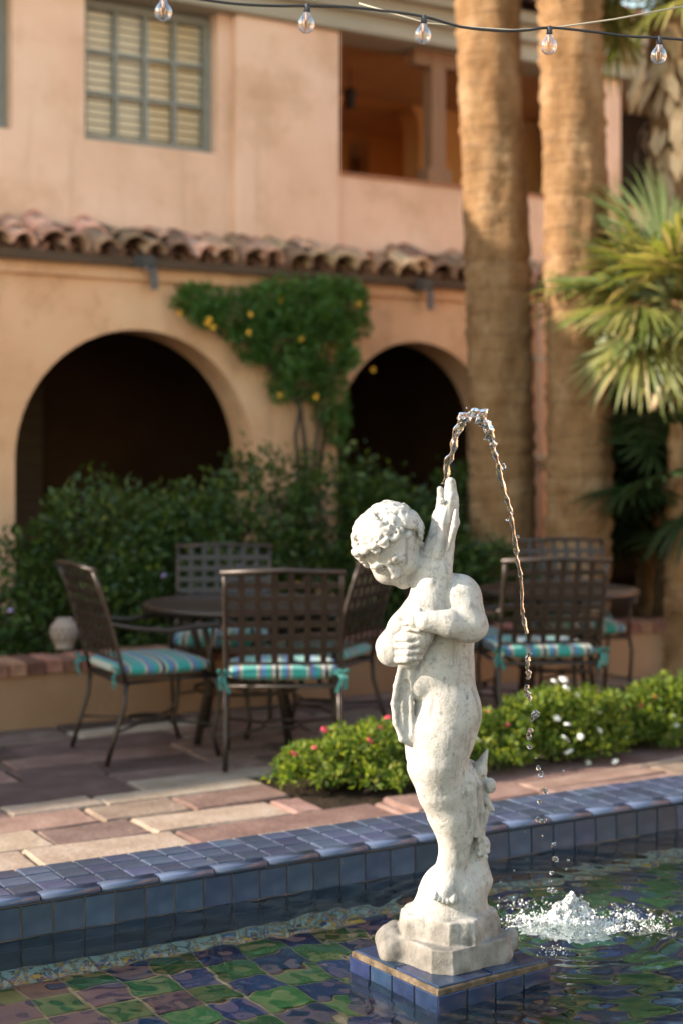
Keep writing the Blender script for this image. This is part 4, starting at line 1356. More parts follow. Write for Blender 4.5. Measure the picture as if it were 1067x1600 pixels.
# ---- hedge shrubs in the raised planter (positions read on a line inside the planter)
def bp(px, py, d): return BF @ hit(BI, px, py, d)
def pl_pt(px, d, z=.24):
    p = bp(px, HY, d); return Vector((p.x, p.y, z))
def hz(px, py, d, z0=.24): return bp(px, py, d).z - z0
o1 = pl_pt(136, -1.9)
shrub('hedge_shrub', 'dark green shrub in the planter under the wide left arch with lilac flowers', 'shrub', o1,
      [(-.45, 0, .30, .42, .36, .34), (.05, .05, .48, .46, .40, .40), (.50, .2, .40, .42, .38, .40), (-.85, .15, .12, .30, .25, .26), (0, -.2, .15, .6, .35, .3)],
      6500, .058, M['leaf_hedge'], [('lilac', -.1, -.42, .62), ('lilac', .35, -.3, .70), ('lilac', .52, -.25, .55), ('lilac', -.4, -.40, .35)], 'dark hedge shrubs in the raised planter', seed=2)
o2 = pl_pt(285, -1.75)
shrub('hedge_shrub', 'dark green shrub behind the far lattice chair, lowest in the middle of the hedge', 'shrub', o2,
      [(-.3, 0, .40, .46, .40, .42), (.3, .1, .42, .46, .40, .44), (0, -.2, .15, .65, .35, .32), (.0, .1, .55, .3, .3, .3)],
      6000, .056, M['leaf_hedge'], [('lilac', .25, -.36, .70), ('lilac', .40, -.3, .58)], 'dark hedge shrubs in the raised planter', seed=3)
o3 = pl_pt(480, -1.65)
shrub('hedge_shrub', 'tallest dark green shrub under the flowering vine between the two arches', 'shrub', o3,
      [(-.35, .1, .55, .44, .40, .50), (.25, .1, .50, .50, .40, .52), (-.1, -.2, .2, .7, .35, .38), (.6, .15, .45, .36, .36, .42)],
      7500, .058, M['leaf_hedge'], [('yellow', .28, -.42, .26), ('yellow', -.05, -.45, .42), ('yellow', .5, -.4, .20)], 'dark hedge shrubs in the raised planter', seed=4)
o4 = pl_pt(665, -1.6)
shrub('hedge_shrub', 'dark green shrub in front of the right arch behind the statue head', 'shrub', o4,
      [(-.35, .1, .40, .42, .40, .46), (.30, .0, .48, .44, .40, .46), (0, -.2, .15, .7, .35, .34)],
      6500, .058, M['leaf_hedge'], [('yellow', -.35, -.38, .30)], 'dark hedge shrubs in the raised planter', seed=5)
o5 = pl_pt(790, -2.45)
shrub('hedge_shrub', 'low dark shrub at the foot of the left palm trunk', 'shrub', o5,
      [(-.15, .0, .22, .34, .3, .32), (.2, 0, .14, .28, .26, .24), (-.45, .1, .3, .30, .3, .34)],
      3600, .055, M['leaf_hedge'], [], 'dark hedge shrubs in the raised planter', seed=6, stems=4)

# ---- flowering vine on the wall between the arches
vd = -.16
vp = BF @ Vector((bt(470, vd), vd, 0))
vr = empty('flowering_vine', BF @ Matrix.Translation((bt(470, vd), vd, 0)))
tag(vr, 'climbing vine with yellow flowers on the wall between the two arches', 'vine')
def vb(px, py, rx, rz, ry=.13, dd=0.0):
    p = hit(BI, px, py, vd + dd); return (p.x - bt(470, vd), dd, p.z, rx, ry, rz)
vblobs = [vb(318, 472, .19, .15), (vb(370, 490, .24, .20)), vb(425, 482, .24, .22, .2, -.06), vb(478, 480, .28, .24, .22, -.08), vb(525, 485, .24, .28, .2, -.05), vb(550, 478, .15, .20), vb(300, 468, .11, .12),
          vb(450, 540, .26, .22, .2, -.05), vb(505, 550, .24, .26, .2, -.06), vb(395, 535, .16, .17), vb(440, 600, .10, .16), vb(515, 620, .15, .24), vb(480, 590, .2, .2), vb(522, 665, .10, .16), vb(330, 490, .14, .12), vb(563, 512, .07, .07)]
g_ = np.random.default_rng(21)
sub = []
for b_ in vblobs:
    sub.append(b_)
    for q in range(6):
        d = g_.normal(size=3); d /= np.linalg.norm(d); c_ = np.array(b_[:3]) + d * np.array(b_[3:]) * g_.uniform(.8, 1.15); f_ = g_.uniform(.18, .36)
        sub.append((*c_, b_[3] * f_, b_[4] * f_, b_[5] * f_))
pts, d = cloud(11000, sub, g_)
pts[:, 1] = np.minimum(pts[:, 1], .14)
o = leaves('foliage', pts, .052, M['leaf_vine'], vr, .15, .4, 22, d); o['kind'] = 'stuff'
for (fx, fy) in ((323, 505), (437, 470), (390, 492), (388, 520), (558, 476), (580, 578), (435, 618), (492, 620), (470, 530), (332, 512), (280, 490), (326, 500)):
    p = hit(BI, fx, fy, vd - .2); o = link('flower', fl['yellow'], vr, (p.x - bt(470, vd), -.22, p.z), (R(70), 0, fx)); 
for k, path_ in enumerate((((455, 880), (462, 760), (458, 680), (470, 590), (440, 520)), ((492, 880), (486, 760), (492, 690), (505, 600), (515, 500)), ((475, 880), (478, 720), (470, 640), (430, 585), (360, 510)), ((505, 880), (500, 740), (512, 650), (530, 560)))):
    sb = MB(); pp_ = [hit(BI, x, y, vd + .02) for x, y in path_]
    sb.tube([(p.x - bt(470, vd) , .02 + .02 * k - .05, p.z) for p in pp_], [.024, .021, .018, .013, .006][:len(pp_)], 7); sb.build('stem', M['stem'], vr)

# ---- lantana in the flower bed
def bed_pt(px, n): 
    return PF @ Vector((hit(PI_, px, HY, n).x, n, 0))
def lantana(px, n, blobs, cnt, flowers, label, seed):
    o_ = bed_pt(px, n)
    o_ = Vector((o_.x, o_.y, -.01)); blobs = [(b[0], b[1], b[2] * .74, b[3], b[4], b[5] * .74) for b in blobs]
    return shrub('lantana_bush', label, 'flower bush', o_, blobs, int(cnt * 2.3), .034, M['leaf_lantana'], flowers, 'lantana bushes in the flower bed', 5, seed, .5, .36)
def face(px, py, o_, dy):                               # flower on the near side of a bush
    p = at(px, py, o_.y + dy); return (p.x - o_.x, p.y - o_.y, p.z + .01)
c1 = bed_pt(545, 1.36)
lantana(545, 1.36, [(-.12, 0, .14, .18, .18, .15), (.06, .04, .20, .18, .18, .17), (-.22, -.05, .07, .14, .14, .10), (.12, -.10, .08, .16, .14, .11)], 2600,
        [('red', *face(508, 1140, c1, -.1)), ('red', *face(459, 1178, c1, -.12)), ('red', *face(492, 1168, c1, -.12)), ('red', *face(577, 1158, c1, -.1))], 'leafy green bush with red flowers at the left end of the flower bed', 31)
c2_ = bed_pt(618, 1.40)
lantana(618, 1.40, [(-.06, 0, .20, .17, .17, .17), (.10, .03, .16, .16, .16, .16), (.0, -.12, .07, .2, .13, .10)], 2300,
        [('red', *face(580, 1152, c2_, -.14)), ('red', *face(606, 1121, c2_, -.08)), ('red', *face(594, 1138, c2_, -.08))], 'green bush with crimson flowers directly behind the statue legs', 32)
c5_ = bed_pt(770, 1.42)
lantana(770, 1.42, [(-.08, 0, .20, .16, .16, .17), (.09, 0, .16, .15, .15, .16), (.0, -.12, .07, .18, .13, .10)], 2200,
        [('white', *face(745, 1158, c5_, -.12)), ('red', *face(762, 1112, c5_, -.02)), ('red', *face(792, 1134, c5_, -.08)), ('white', *face(762, 1162, c5_, -.15))], 'green bush with one white and two red flowers just right of the statue', 33)
c3_ = bed_pt(868, 1.40)
lantana(868, 1.40, [(-.10, 0, .24, .20, .18, .20), (.10, .02, .26, .20, .18, .22), (.0, .02, .38, .12, .12, .12), (.22, -.02, .14, .15, .15, .14), (-.1, -.12, .09, .22, .14, .12)], 3600,
        [('white', *face(x, y, c3_, dy)) for x, y, dy in ((880, 1062, .0), (884, 1075, -.04), (900, 1086, -.05), (933, 1110, -.1), (886, 1132, -.17), (870, 1122, -.16), (882, 1155, -.2), (906, 1151, -.19), (935, 1142, -.14), (960, 1190, -.17), (837, 1152, -.16), (888, 1175, -.22), (918, 1192, -.2), (866, 1065, 0))], 'tallest rounded bush with many white flower heads behind the falling drops', 34)
c6_ = bed_pt(965, 1.48)
lantana(965, 1.48, [(-.05, 0, .20, .16, .16, .18), (.10, 0, .15, .14, .15, .15)], 1900, [('red', *face(975, 1108, c6_, -.1)), ('red', *face(1000, 1104, c6_, -.05))], 'shaded olive bush between two sunlit white flowered bushes', 35)
c4_ = bed_pt(1040, 1.42)
lantana(1040, 1.42, [(-.06, 0, .26, .18, .18, .20), (.14, .02, .28, .20, .18, .22), (.0, -.12, .12, .22, .15, .13)], 3000,
        [('red', *face(1024, 1086, c4_, -.05)), ('red', *face(1040, 1092, c4_, -.06)), ('red', *face(1022, 1088, c4_, -.1)), ('white', *face(1028, 1112, c4_, -.12)), ('white', *face(1050, 1120, c4_, -.16)), ('white', *face(1056, 1132, c4_, -.18)), ('white', *face(1044, 1135, c4_, -.17))], 'sunlit bush with pink and white flowers nearest the right edge of the bed', 36)

# ================================================================== palms
m, nt, b = new_mat('palm_bark')
n1 = noise(nt, 5, 5, 'Object', stretch=(1, 1, .6)); r1 = ramp(nt, [(.3, (.135,.07,.03)), (.5, (.215,.122,.058)), (.7, (.28,.178,.098))]); nt.links.new(n1.outputs['Fac'], r1.inputs[0])
n2 = noise(nt, 26, 4, 'Object', stretch=(1.3, 1.3, .35), rough=.7); r2 = ramp(nt, [(.52, (0, 0, 0)), (.68, (1, 1, 1))]); nt.links.new(n2.outputs['Fac'], r2.inputs[0])
n3 = noise(nt, 11, 3, 'Object', stretch=(.3, .3, 2.4)); r3 = ramp(nt, [(.58, (0, 0, 0)), (.68, (.8, .8, .8))]); nt.links.new(n3.outputs['Fac'], r3.inputs[0])
col = mixc(nt, r2.outputs[0], r1.outputs[0], (.14,.075,.035)); col = mixc(nt, r3.outputs[0], col, (.17,.10,.055))
nt.links.new(col, b.inputs['Base Color']); b.inputs['Roughness'].default_value = .95; b.inputs['Specular IOR Level'].default_value = .1
q1 = bump(nt, n2.outputs['Fac'], .7, .02, b); bump(nt, n3.outputs['Fac'], .8, .03, b, q1)
M['palm_bark'] = m
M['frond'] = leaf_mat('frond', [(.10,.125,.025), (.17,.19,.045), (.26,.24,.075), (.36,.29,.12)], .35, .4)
M['frond_shaded'] = leaf_mat('frond_shaded', [(.012,.028,.007), (.02,.04,.01), (.03,.052,.015)], .25, .5)  # shaded copy of the frond colours, shade painted into the leaves
M['frond_blue'] = leaf_mat('frond_blue', [(.11,.16,.06), (.16,.21,.09), (.20,.25,.12)], .35, .4)
M['dry'] = surface('dry', [(.30,.19,.10), (.44,.30,.17), (.52,.38,.24)], 12, .9, .4, 60, .006, var=.35)

def trunk_mesh(rb, rt, H_, lean, seed, rings=260, n=44, ring=.006):
    g_ = np.random.default_rng(seed)
    v = []
    for i in range(rings + 1):
        z = H_ * i / rings
        r = rb + (rt - rb) * min(1, z / H_) + .10 * rb * math.exp(-z / .5)
        rn = g_.normal() * .006 + ring * (abs(math.sin(z * 27 + 1.5 * math.sin(z * 3))) ** 8) - ring * .8 * (abs(math.sin(z * 9.3 + 2 * math.sin(z * 1.7))) ** 24)
        for k in range(n):
            a_ = 2 * math.pi * k / n
            rr = r + rn + .010 * math.sin(a_ * 3 + z * 1.1) + .006 * math.sin(a_ * 7 - z * 3.1) + g_.normal() * .004
            v.append((lean[0] * z + .02 * math.sin(z * .9) + rr * math.cos(a_), lean[1] * z + rr * math.sin(a_), z))
    idx = np.arange(rings)[:, None] * n + np.arange(n)[None]
    nx2 = np.arange(rings)[:, None] * n + (np.arange(n)[None] + 1) % n
    f = np.stack([idx, nx2, nx2 + n, idx + n], -1).reshape(-1, 4)
    return mesh_np('trunk', v, f, [M['palm_bark']], True)

def fan(Rr, nseg, spread, mat, pet, seed, droop=.25, curl=0.0):
    """fan leaf: petiole along +x, segments radiating from its end, split and drooping at the tips"""
    g_ = random.Random(seed)
    b_ = MB()
    b_.tube([(0, 0, 0), (pet * .5, 0, .02), (pet, 0, 0)], [.016, .011, .008], 5)
    for k in range(nseg):
        a_ = (k / (nseg - 1) - .5) * spread + g_.uniform(-.03, .03)
        L = Rr * (.80 + .2 * math.cos(a_ * .8)) * g_.uniform(.85, 1.08)
        dx, dy = math.cos(a_), math.sin(a_)
        w = Rr * spread / nseg * .28
        lift = -.05 + .10 * math.cos(a_ * 1.2) + g_.uniform(-.06, .06)
        prev = None
        v = []
        for s_, ww in ((.03, .15), (.35, .9), (.62, .85), (.85, .5), (1.0, .06)):
            r = L * s_; z = lift * r - droop * L * s_ ** 3 * g_.uniform(.7, 1.3); 
            c_ = Vector((pet + dx * r, dy * r, z)); p_ = Vector((-dy, dx, 0)) * w * ww * min(1, .4 + s_)
            v += [c_ - p_ + Vector((0, 0, .012 * ww)), c_, c_ + p_ + Vector((0, 0, .012 * ww))]
        f = []
        for q in range(4):
            o_ = 3 * q
            f += [(o_, o_ + 1, o_ + 4, o_ + 3), (o_ + 1, o_ + 2, o_ + 5, o_ + 4)]
        b_.add(v, f, True)
    return b_.mesh('frond', mat)

def crown(parent, c, n, meshes, seed, el=(-50, 80), scale=(.85, 1.15), az=(0, 360)):
    g_ = random.Random(seed)
    for k in range(n):
        a_ = R(g_.uniform(*az)) if az != (0, 360) else 2 * math.pi * (k * .381966 + g_.uniform(-.05, .05))
        e_ = R(el[0] + (el[1] - el[0]) * ((k + .5) / n) + g_.uniform(-8, 8))
        o = link('frond', g_.choice(meshes), parent, c)
        o.rotation_euler = (Matrix.Rotation(a_, 3, 'Z') @ Matrix.Rotation(-e_, 3, 'Y') @ Matrix.Rotation(R(g_.uniform(-35, 35)), 3, 'X')).to_euler()
        s_ = g_.uniform(*scale); o.scale = (s_, s_, s_)

big = [fan(1.15, 30, R(230), M['frond'], 1.0, 40 + i, .45) for i in range(3)]
pA = bp(781, HY, -2.1); pA.z = .2
palmA = empty('palm_tree', loc=pA)
tag(palmA, 'thick fibrous palm trunk standing left of its neighbour and behind the water arc', 'palm tree', 'tall palms in the planter')
lean = (-.0135, 0)
link('trunk', trunk_mesh(.240, .214, 11.0, lean, 3), palmA)
crown(palmA, (lean[0] * 11, 0, 11.0), 24, big, 5)
pB = bp(899, HY, -2.65); pB.z = .2
palmB = empty('palm_tree', loc=pB)
tag(palmB, 'pale ringed palm trunk standing beside the sunlit fan palm', 'palm tree', 'tall palms in the planter')
leanB = (-.003, 0)
link('trunk', trunk_mesh(.232, .208, 11.6, leanB, 9, ring=.011), palmB)
crown(palmB, (leanB[0] * 11.6, 0, 11.6), 24, big, 6)

# ---- sunlit fan palm at the right
sm_f = [fan(.56, 34, R(205), M['frond'], .34, 60 + i, .22) for i in range(3)] + [fan(.54, 34, R(205), M['frond_blue'], .34, 70 + i, .12) for i in range(1)]
fpY = 10.7
fc = at(1056, 470, fpY)
fp = empty('fan_palm', loc=(fc.x, fc.y, 0))
tag(fp, 'sunlit fan palm with bright yellow green fronds at the right edge', 'fan palm', 'fan palms at the right')
sb = trunk_mesh(.085, .075, fc.z, (0, 0), 13, 60, 20); link('trunk', sb, fp)
crown(fp, (0, 0, fc.z), 44, sm_f, 8, (-60, 66), (.85, 1.25))
# dry seed stalk hanging below the crown
p0_, p1_ = at(1046, 588, fpY - .25) , at(1018, 640, fpY - .3)
sb = MB(); sb.tube([(p.x - fc.x, p.y - fc.y, p.z) for p in (at(1052, 520, fpY - .1), p0_, p0_.lerp(p1_, .55), p1_)], [.010, .022, .042, .02], 7); sb.build('dry_stalk', M['dry'], fp)

# ---- taller shaggy palm behind it
sh = [fan(.55, 30, R(210), M['frond'], .42, 80 + i, .35) for i in range(3)]
spY = 11.4
s_c = at(1050, 15, spY)
sp_ = empty('shaggy_palm', loc=(s_c.x, s_c.y, 0))
tag(sp_, 'tall palm with a shaggy trunk of dry leaf bases in the upper right corner', 'palm tree')
link('trunk', trunk_mesh(.15, .14, s_c.z, (0, 0), 17, 90, 20), sp_)
g_ = random.Random(3)
lb = MB(); lb.add([(-.022, 0, 0), (.022, 0, 0), (.034, .035, -.10), (-.034, .035, -.10), (.0, .02, -.19), (0, .03, 0)], [(0, 1, 2, 3), (3, 2, 4), (0, 5, 1)], True)
lbm = lb.mesh('leaf_base', M['dry'])
for k in range(230):
    z = s_c.z - .1 - 2.4 * k / 230; a_ = g_.uniform(0, 2 * math.pi)
    rr = .15 + g_.uniform(0, .06)
    o = link('leaf_base', lbm, sp_, (rr * math.cos(a_), rr * math.sin(a_), z), (R(g_.uniform(-35, 15)), R(g_.uniform(-25, 25)), a_ - math.pi / 2))
    s_ = g_.uniform(.9, 1.7); o.scale = (s_, s_, s_)
crown(sp_, (0, 0, s_c.z), 26, sh, 12, (-18, 75), (.8, 1.1))
pq = [at(1006, 92, spY - .4), at(995, 130, spY - .42), at(988, 150, spY - .42), at(984, 178, spY - .42)]
sb = MB(); sb.tube([(p.x - s_c.x, p.y - s_c.y, p.z) for p in pq], [.022, .042, .055, .012], 8); sb.build('dry_sheath', M['dry'], sp_)

# ---- low fan palms behind the right flower bed, shade put into their leaf colour
dk = [fan(.50, 24, R(220), M['frond_shaded'], .40, 90 + i, .2) for i in range(3)]
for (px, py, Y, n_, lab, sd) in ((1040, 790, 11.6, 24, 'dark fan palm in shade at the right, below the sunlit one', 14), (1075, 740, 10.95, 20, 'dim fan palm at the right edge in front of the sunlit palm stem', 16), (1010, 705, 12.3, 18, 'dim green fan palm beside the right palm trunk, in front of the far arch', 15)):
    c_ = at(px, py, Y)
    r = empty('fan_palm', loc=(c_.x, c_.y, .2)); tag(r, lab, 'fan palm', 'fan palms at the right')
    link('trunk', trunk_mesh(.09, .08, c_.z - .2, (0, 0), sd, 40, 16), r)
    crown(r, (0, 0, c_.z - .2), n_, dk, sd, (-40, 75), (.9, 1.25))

# ================================================================== garden furniture
M['iron'] = surface('iron', [(.026,.017,.013), (.045,.030,.022)], 16, .42, .2, 60, .002, metal=.35, spec=.5)
m, nt, b = new_mat('stripe_cloth')
tc = nt.nodes.new('ShaderNodeTexCoord'); sp = nt.nodes.new('ShaderNodeSeparateXYZ'); nt.links.new(tc.outputs['Object'], sp.inputs[0])
mu = nt.nodes.new('ShaderNodeMath'); mu.operation = 'MULTIPLY'; mu.inputs[1].default_value = 4.1; nt.links.new(sp.outputs[0], mu.inputs[0])
ad = nt.nodes.new('ShaderNodeMath'); ad.operation = 'ADD'; ad.inputs[1].default_value = 8.12; nt.links.new(mu.outputs[0], ad.inputs[0])
fr = nt.nodes.new('ShaderNodeMath'); fr.operation = 'FRACT'; nt.links.new(ad.outputs[0], fr.inputs[0])
teal, blue, cream, tan_, blk = (.02,.22,.19), (.055,.14,.29), (.34,.34,.29), (.15,.13,.11), (.010,.016,.022)
r1 = ramp(nt, [(0, blk), (.05, cream), (.09, teal), (.15, blue), (.20, (.04,.10,.26)), (.23, tan_), (.28, cream), (.31, teal), (.60, cream), (.64, tan_), (.69, blue), (.78, teal), (.89, tan_), (.92, cream), (.97, blk)], 'CONSTANT')
nt.links.new(fr.outputs[0], r1.inputs[0]); nt.links.new(r1.outputs[0], b.inputs['Base Color']); b.inputs['Roughness'].default_value = .9; b.inputs['Sheen Weight'].default_value = .2
nb = noise(nt, 400, 2, 'Object'); bump(nt, nb.outputs['Fac'], .2, .002, b)
M['stripe'] = m
M['tie'] = surface('tie', [(.02,.13,.125), (.045,.18,.165)], 20, .9, .1, 200, .001)

def pillow(w, d, h, n=12):
    v, f = [], []
    def sup(t, p=4.0): 
        return math.copysign(abs(t) ** (2 / p), t)
    for i in range(n + 1):
        ph = -math.pi / 2 + math.pi * i / n
        for k in range(4 * n):
            th = 2 * math.pi * k / (4 * n)
            cx_, cy_ = sup(math.cos(ph), 3.2) * sup(math.cos(th), 7), sup(math.cos(ph), 3.2) * sup(math.sin(th), 7)
            v.append((w / 2 * cx_, d / 2 * cy_, h / 2 * sup(math.sin(ph), 2.6) * (1 - .12 * (cx_ ** 2 + cy_ ** 2))))
    m_ = 4 * n
    for i in range(n):
        for k in range(m_): f.append((i*m_ + k, i*m_ + (k+1) % m_, (i+1)*m_ + (k+1) % m_, (i+1)*m_ + k))
    b_ = MB(); b_.add(v, f, True); return b_

def make_chair():
    r = empty('patio_chair')
    W, SZ, D = .56, .40, .50
    lean_ = lambda z: -.235 - (z - SZ) * .24 - .10 * max(0, (z - SZ)) ** 2
    ZT2 = .97
    b_ = MB()                                                                # back frame: two posts and a top rail with rolled ends
    zs = [SZ - .02 + (ZT2 - SZ + .02) * i / 6 for i in range(7)]
    for sx in (-1, 1): b_.tube([(sx * W / 2, lean_(z), z) for z in zs], .0125, 8)
    b_.tube([(-W / 2 - .022, lean_(ZT2), ZT2), (0, lean_(ZT2) - .018, ZT2 + .012), (W / 2 + .022, lean_(ZT2), ZT2)], .014, 8)
    b_.tube([(-W / 2, lean_(SZ + .115), SZ + .115), (W / 2, lean_(SZ + .115), SZ + .115)], .010, 6)
    back = b_.build('backrest', M['iron'], r)
    zz = [SZ + .115 + (ZT2 - SZ - .115) * i / 5 for i in range(6)]
    vb_ = MB()
    for i in range(5):
        vb_.bar((0, lean_(zz[i]), zz[i]), (0, lean_(zz[i+1]), zz[i+1]), .030, .005, (0, 1, 0))
    vm = vb_.mesh('slat', M['iron'])
    for i in range(1, 7): link('slat', vm, back, (-W / 2 + W * i / 7, 0, 0))
    hm_ = MB(); hm_.box((-W / 2, -.003, -.015), (W / 2, .003, .015)); hme_ = hm_.mesh('slat', M['iron'])
    for i in range(1, 7):
        z = SZ + .115 + (ZT2 - SZ - .115) * i / 7
        link('slat', hme_, back, (0, lean_(z) + .006, z), (R(15), 0, 0))
    b_ = MB()
    b_.tube([(-W/2, -.24, SZ), (W/2, -.24, SZ), (W/2, .25, SZ + .01), (-W/2, .25, SZ + .01), (-W/2, -.24, SZ)], .012, 6)
    seat = b_.build('seat_frame', M['iron'], r)
    b_ = MB()
    for i in range(1, 6): b_.box((-W/2 + W*i/6 - .012, -.235, SZ + .002), (-W/2 + W*i/6 + .012, .245, SZ + .008))
    o = b_.build('seat_slats', M['iron'], r); o['kind'] = 'stuff'
    for sx in (-1, 1):
        b_ = MB(); b_.tube([(sx * W/2, .24, SZ), (sx * (W/2 + .006), .27, SZ - .07), (sx * W/2, .25, SZ - .22), (sx * W/2, .235, .10), (sx * W/2, .265, .0)], [.012, .013, .012, .011, .014], 8); b_.build('leg', M['iron'], r)
        b_ = MB(); b_.tube([(sx * W/2, -.235, SZ), (sx * W/2, -.245, SZ - .12), (sx * W/2, -.285, .16), (sx * W/2, -.335, 0)], [.0125, .0125, .0125, .014], 8); b_.build('leg', M['iron'], r)
        b_ = MB()
        pts_ = [(sx * W/2, lean_(.70), .70), (sx * (W/2 + .012), -.18, .672), (sx * (W/2 + .02), -.02, .652), (sx * (W/2 + .022), .14, .668), (sx * (W/2 + .02), .24, .672), (sx * (W/2 + .018), .295, .64), (sx * (W/2 + .016), .285, .60), (sx * (W/2 + .014), .25, .605)]
        b_.tube(pts_, [.011, .012, .014, .016, .017, .014, .011, .008], 8)
        b_.tube([(sx * (W/2 + .015), .23, .662), (sx * (W/2 + .004), .215, .54), (sx * W/2, .235, SZ)], .010, 6)
        b_.build('arm', M['iron'], r)
    b_ = MB()
    for sx in (-1, 1): b_.tube([(sx * W/2, -.285, .16), (sx * .10, -.10, .165), (sx * .09, .08, .165), (sx * W/2, .238, .16)], .007, 6)
    b_.tube([(.10 * math.cos(2*math.pi*k/20), .11 * math.sin(2*math.pi*k/20) - .01, .175) for k in range(21)], .007, 6)
    b_.build('stretcher', M['iron'], r)
    cu = pillow(.56, .52, .098).build('cushion', M['stripe'], r); cu.location = (0, -.005, SZ + .060)
    for sx in (-1, 1):
        b_ = MB()
        for q, (dx, dz, ln_) in enumerate(((.022, -.07, 1), (-.012, -.085, 1), (.032, .008, 1), (-.022, .008, 1))):
            p0 = Vector((sx * .275, -.255, 0)); p2 = p0 + Vector((sx * dx * 1.2, -.035, dz)); p1 = p0.lerp(p2, .5) + Vector((sx * .02, -.03, .025))
            b_.bar(p0, p1, .013, .004, (0, 1, 0)); b_.bar(p1, p2, .017, .004, (0, 1, 0))
        b_.lathe([(0, -.012), (.014, 0), (0, .012)], 6, (sx * .275, -.258, 0))
        b_.build('tie', M['tie'], cu)
    return r

def make_table(rad):
    r = empty('patio_table')
    b_ = MB(); b_.lathe([(0, .715), (rad - .02, .715), (rad, .705), (rad + .004, .722), (rad, .737), (rad - .03, .735), (rad - .035, .726), (0, .726)], 48); b_.build('tabletop', M['iron'], r)
    for k in range(4):
        a_ = math.pi / 4 + k * math.pi / 2; c_, s_ = math.cos(a_), math.sin(a_)
        b_ = MB(); b_.tube([(c_ * rad * .72, s_ * rad * .72, .712), (c_ * rad * .62, s_ * rad * .62, .55), (c_ * rad * .48, s_ * rad * .48, .3), (c_ * rad * .62, s_ * rad * .62, .0)], [.02, .018, .018, .022], 8); b_.build('leg', M['iron'], r)
    b_ = MB(); b_.tube([(rad * .5 * math.cos(2*math.pi*k/28), rad * .5 * math.sin(2*math.pi*k/28), .27) for k in range(29)], .010, 6); b_.build('ring', M['iron'], r)
    return r

t1c = Vector((-.52, 8.40, 0)); t2c = Vector((1.30, 9.24, 0))
tb = make_table(.56); tb.location = t1c
tag(tb, 'round brown iron patio table among the left group of chairs', 'table', 'round iron patio tables')
tb2 = copy_tree(tb); tb2.location = t2c; tb2.scale = (.86, .86, 1)
tag(tb2, 'round iron patio table whose rim shows behind the right hand sunlit chair', 'table', 'round iron patio tables')
ch = make_chair()
spots = [((-.99, 7.99), R(27.5) - R(90), 'iron lattice chair seen from its side with teal striped cushion, left of the table'),
         ((-.30, 7.80), R(3), 'dark iron lattice chair with its back turned, in front of the left table'),
         ((-.70, 9.06), R(183), 'iron lattice chair facing forward behind the left table, before the hedge'),
         ((-.16, 8.46), R(66), 'sunlit lattice chair leaning beside the statue head, turned to the left table'),
         ((1.10, 8.62), R(7), 'lattice chair with sunlit frame and its back turned, right of the statue'),
         ((1.47, 9.68), R(186), 'iron lattice chair behind the right table, its top showing over the sunlit chair'),
         ((.76, 9.10), R(-78), 'iron chair mostly hidden behind the statue back, left of the right table')]
for i, ((x, y), rz, lab) in enumerate(spots):
    o = ch if i == 0 else copy_tree(ch)
    o.location = (x, y, .004); o.rotation_euler = (0, 0, rz)
    if i == 0:
        cu0 = [c for c in children(o) if c.name.startswith('cushion')][0]
        M['stripe_across'] = M['stripe'].copy()
        nt_ = M['stripe_across'].node_tree
        mth = [n for n in nt_.nodes if n.type == 'MATH' and n.operation == 'MULTIPLY'][0]; sepn = [n for n in nt_.nodes if n.type == 'SEPXYZ'][0]
        nt_.links.new(sepn.outputs[1], mth.inputs[0])
    tag(o, lab, 'chair', 'iron lattice chairs on the patio')
cu0.material_slots[0].link = 'OBJECT'; cu0.material_slots[0].material = M['stripe_across']      # its stripes run the other way
# ================================================================== the water jet, its drops and the splash
M['jet'], nt, b = new_mat('jet_water')
b.inputs['Base Color'].default_value = (1, 1, 1, 1); b.inputs['Roughness'].default_value = 0.0
b.inputs['IOR'].default_value = 1.333; b.inputs['Transmission Weight'].default_value = 1.0
JY = KC.y - .03
def jp(x, y, dy=0.0): return at(x, y, JY + dy)
jet = empty('water_jet', loc=(KC.x, KC.y, ZT_))
tag(jet, 'arcing jet of clear water from the fish mouth breaking into drops', 'water jet')
J0 = Vector(jet.location)
arc = [(694, 757, 4), (695.6, 745, 4.4), (700, 721, 4.8), (709, 695, 5.5), (716, 667, 7.0), (725, 654, 7.6), (739, 645, 8.8), (752, 654, 9.2), (760, 669, 8.6), (766, 685, 6.4), (769.5, 699, 4.4), (776, 721, 3.8), (780, 740, 3.6), (787, 768, 3.8), (794, 789, 3.0), (798, 809, 3.4), (801.5, 832, 2.9), (805, 854, 3.6), (807, 873, 3.0), (812, 897, 2.8), (814, 912, 2.6), (815, 950, 2.6), (818, 970, 3.0), (823, 991, 2.4)]
def spline(p, m):
    out = []
    for i in range(len(p) - 1):
        a_, b_, c_, d_ = p[max(i-1, 0)], p[i], p[i+1], p[min(i+2, len(p)-1)]
        for q in range(m):
            t = q / m
            out.append(tuple(.5 * ((2*b_[k]) + (-a_[k]+c_[k])*t + (2*a_[k]-5*b_[k]+4*c_[k]-d_[k])*t*t + (-a_[k]+3*b_[k]-3*c_[k]+d_[k])*t**3) for k in range(len(b_))))
    out.append(p[-1]); return out
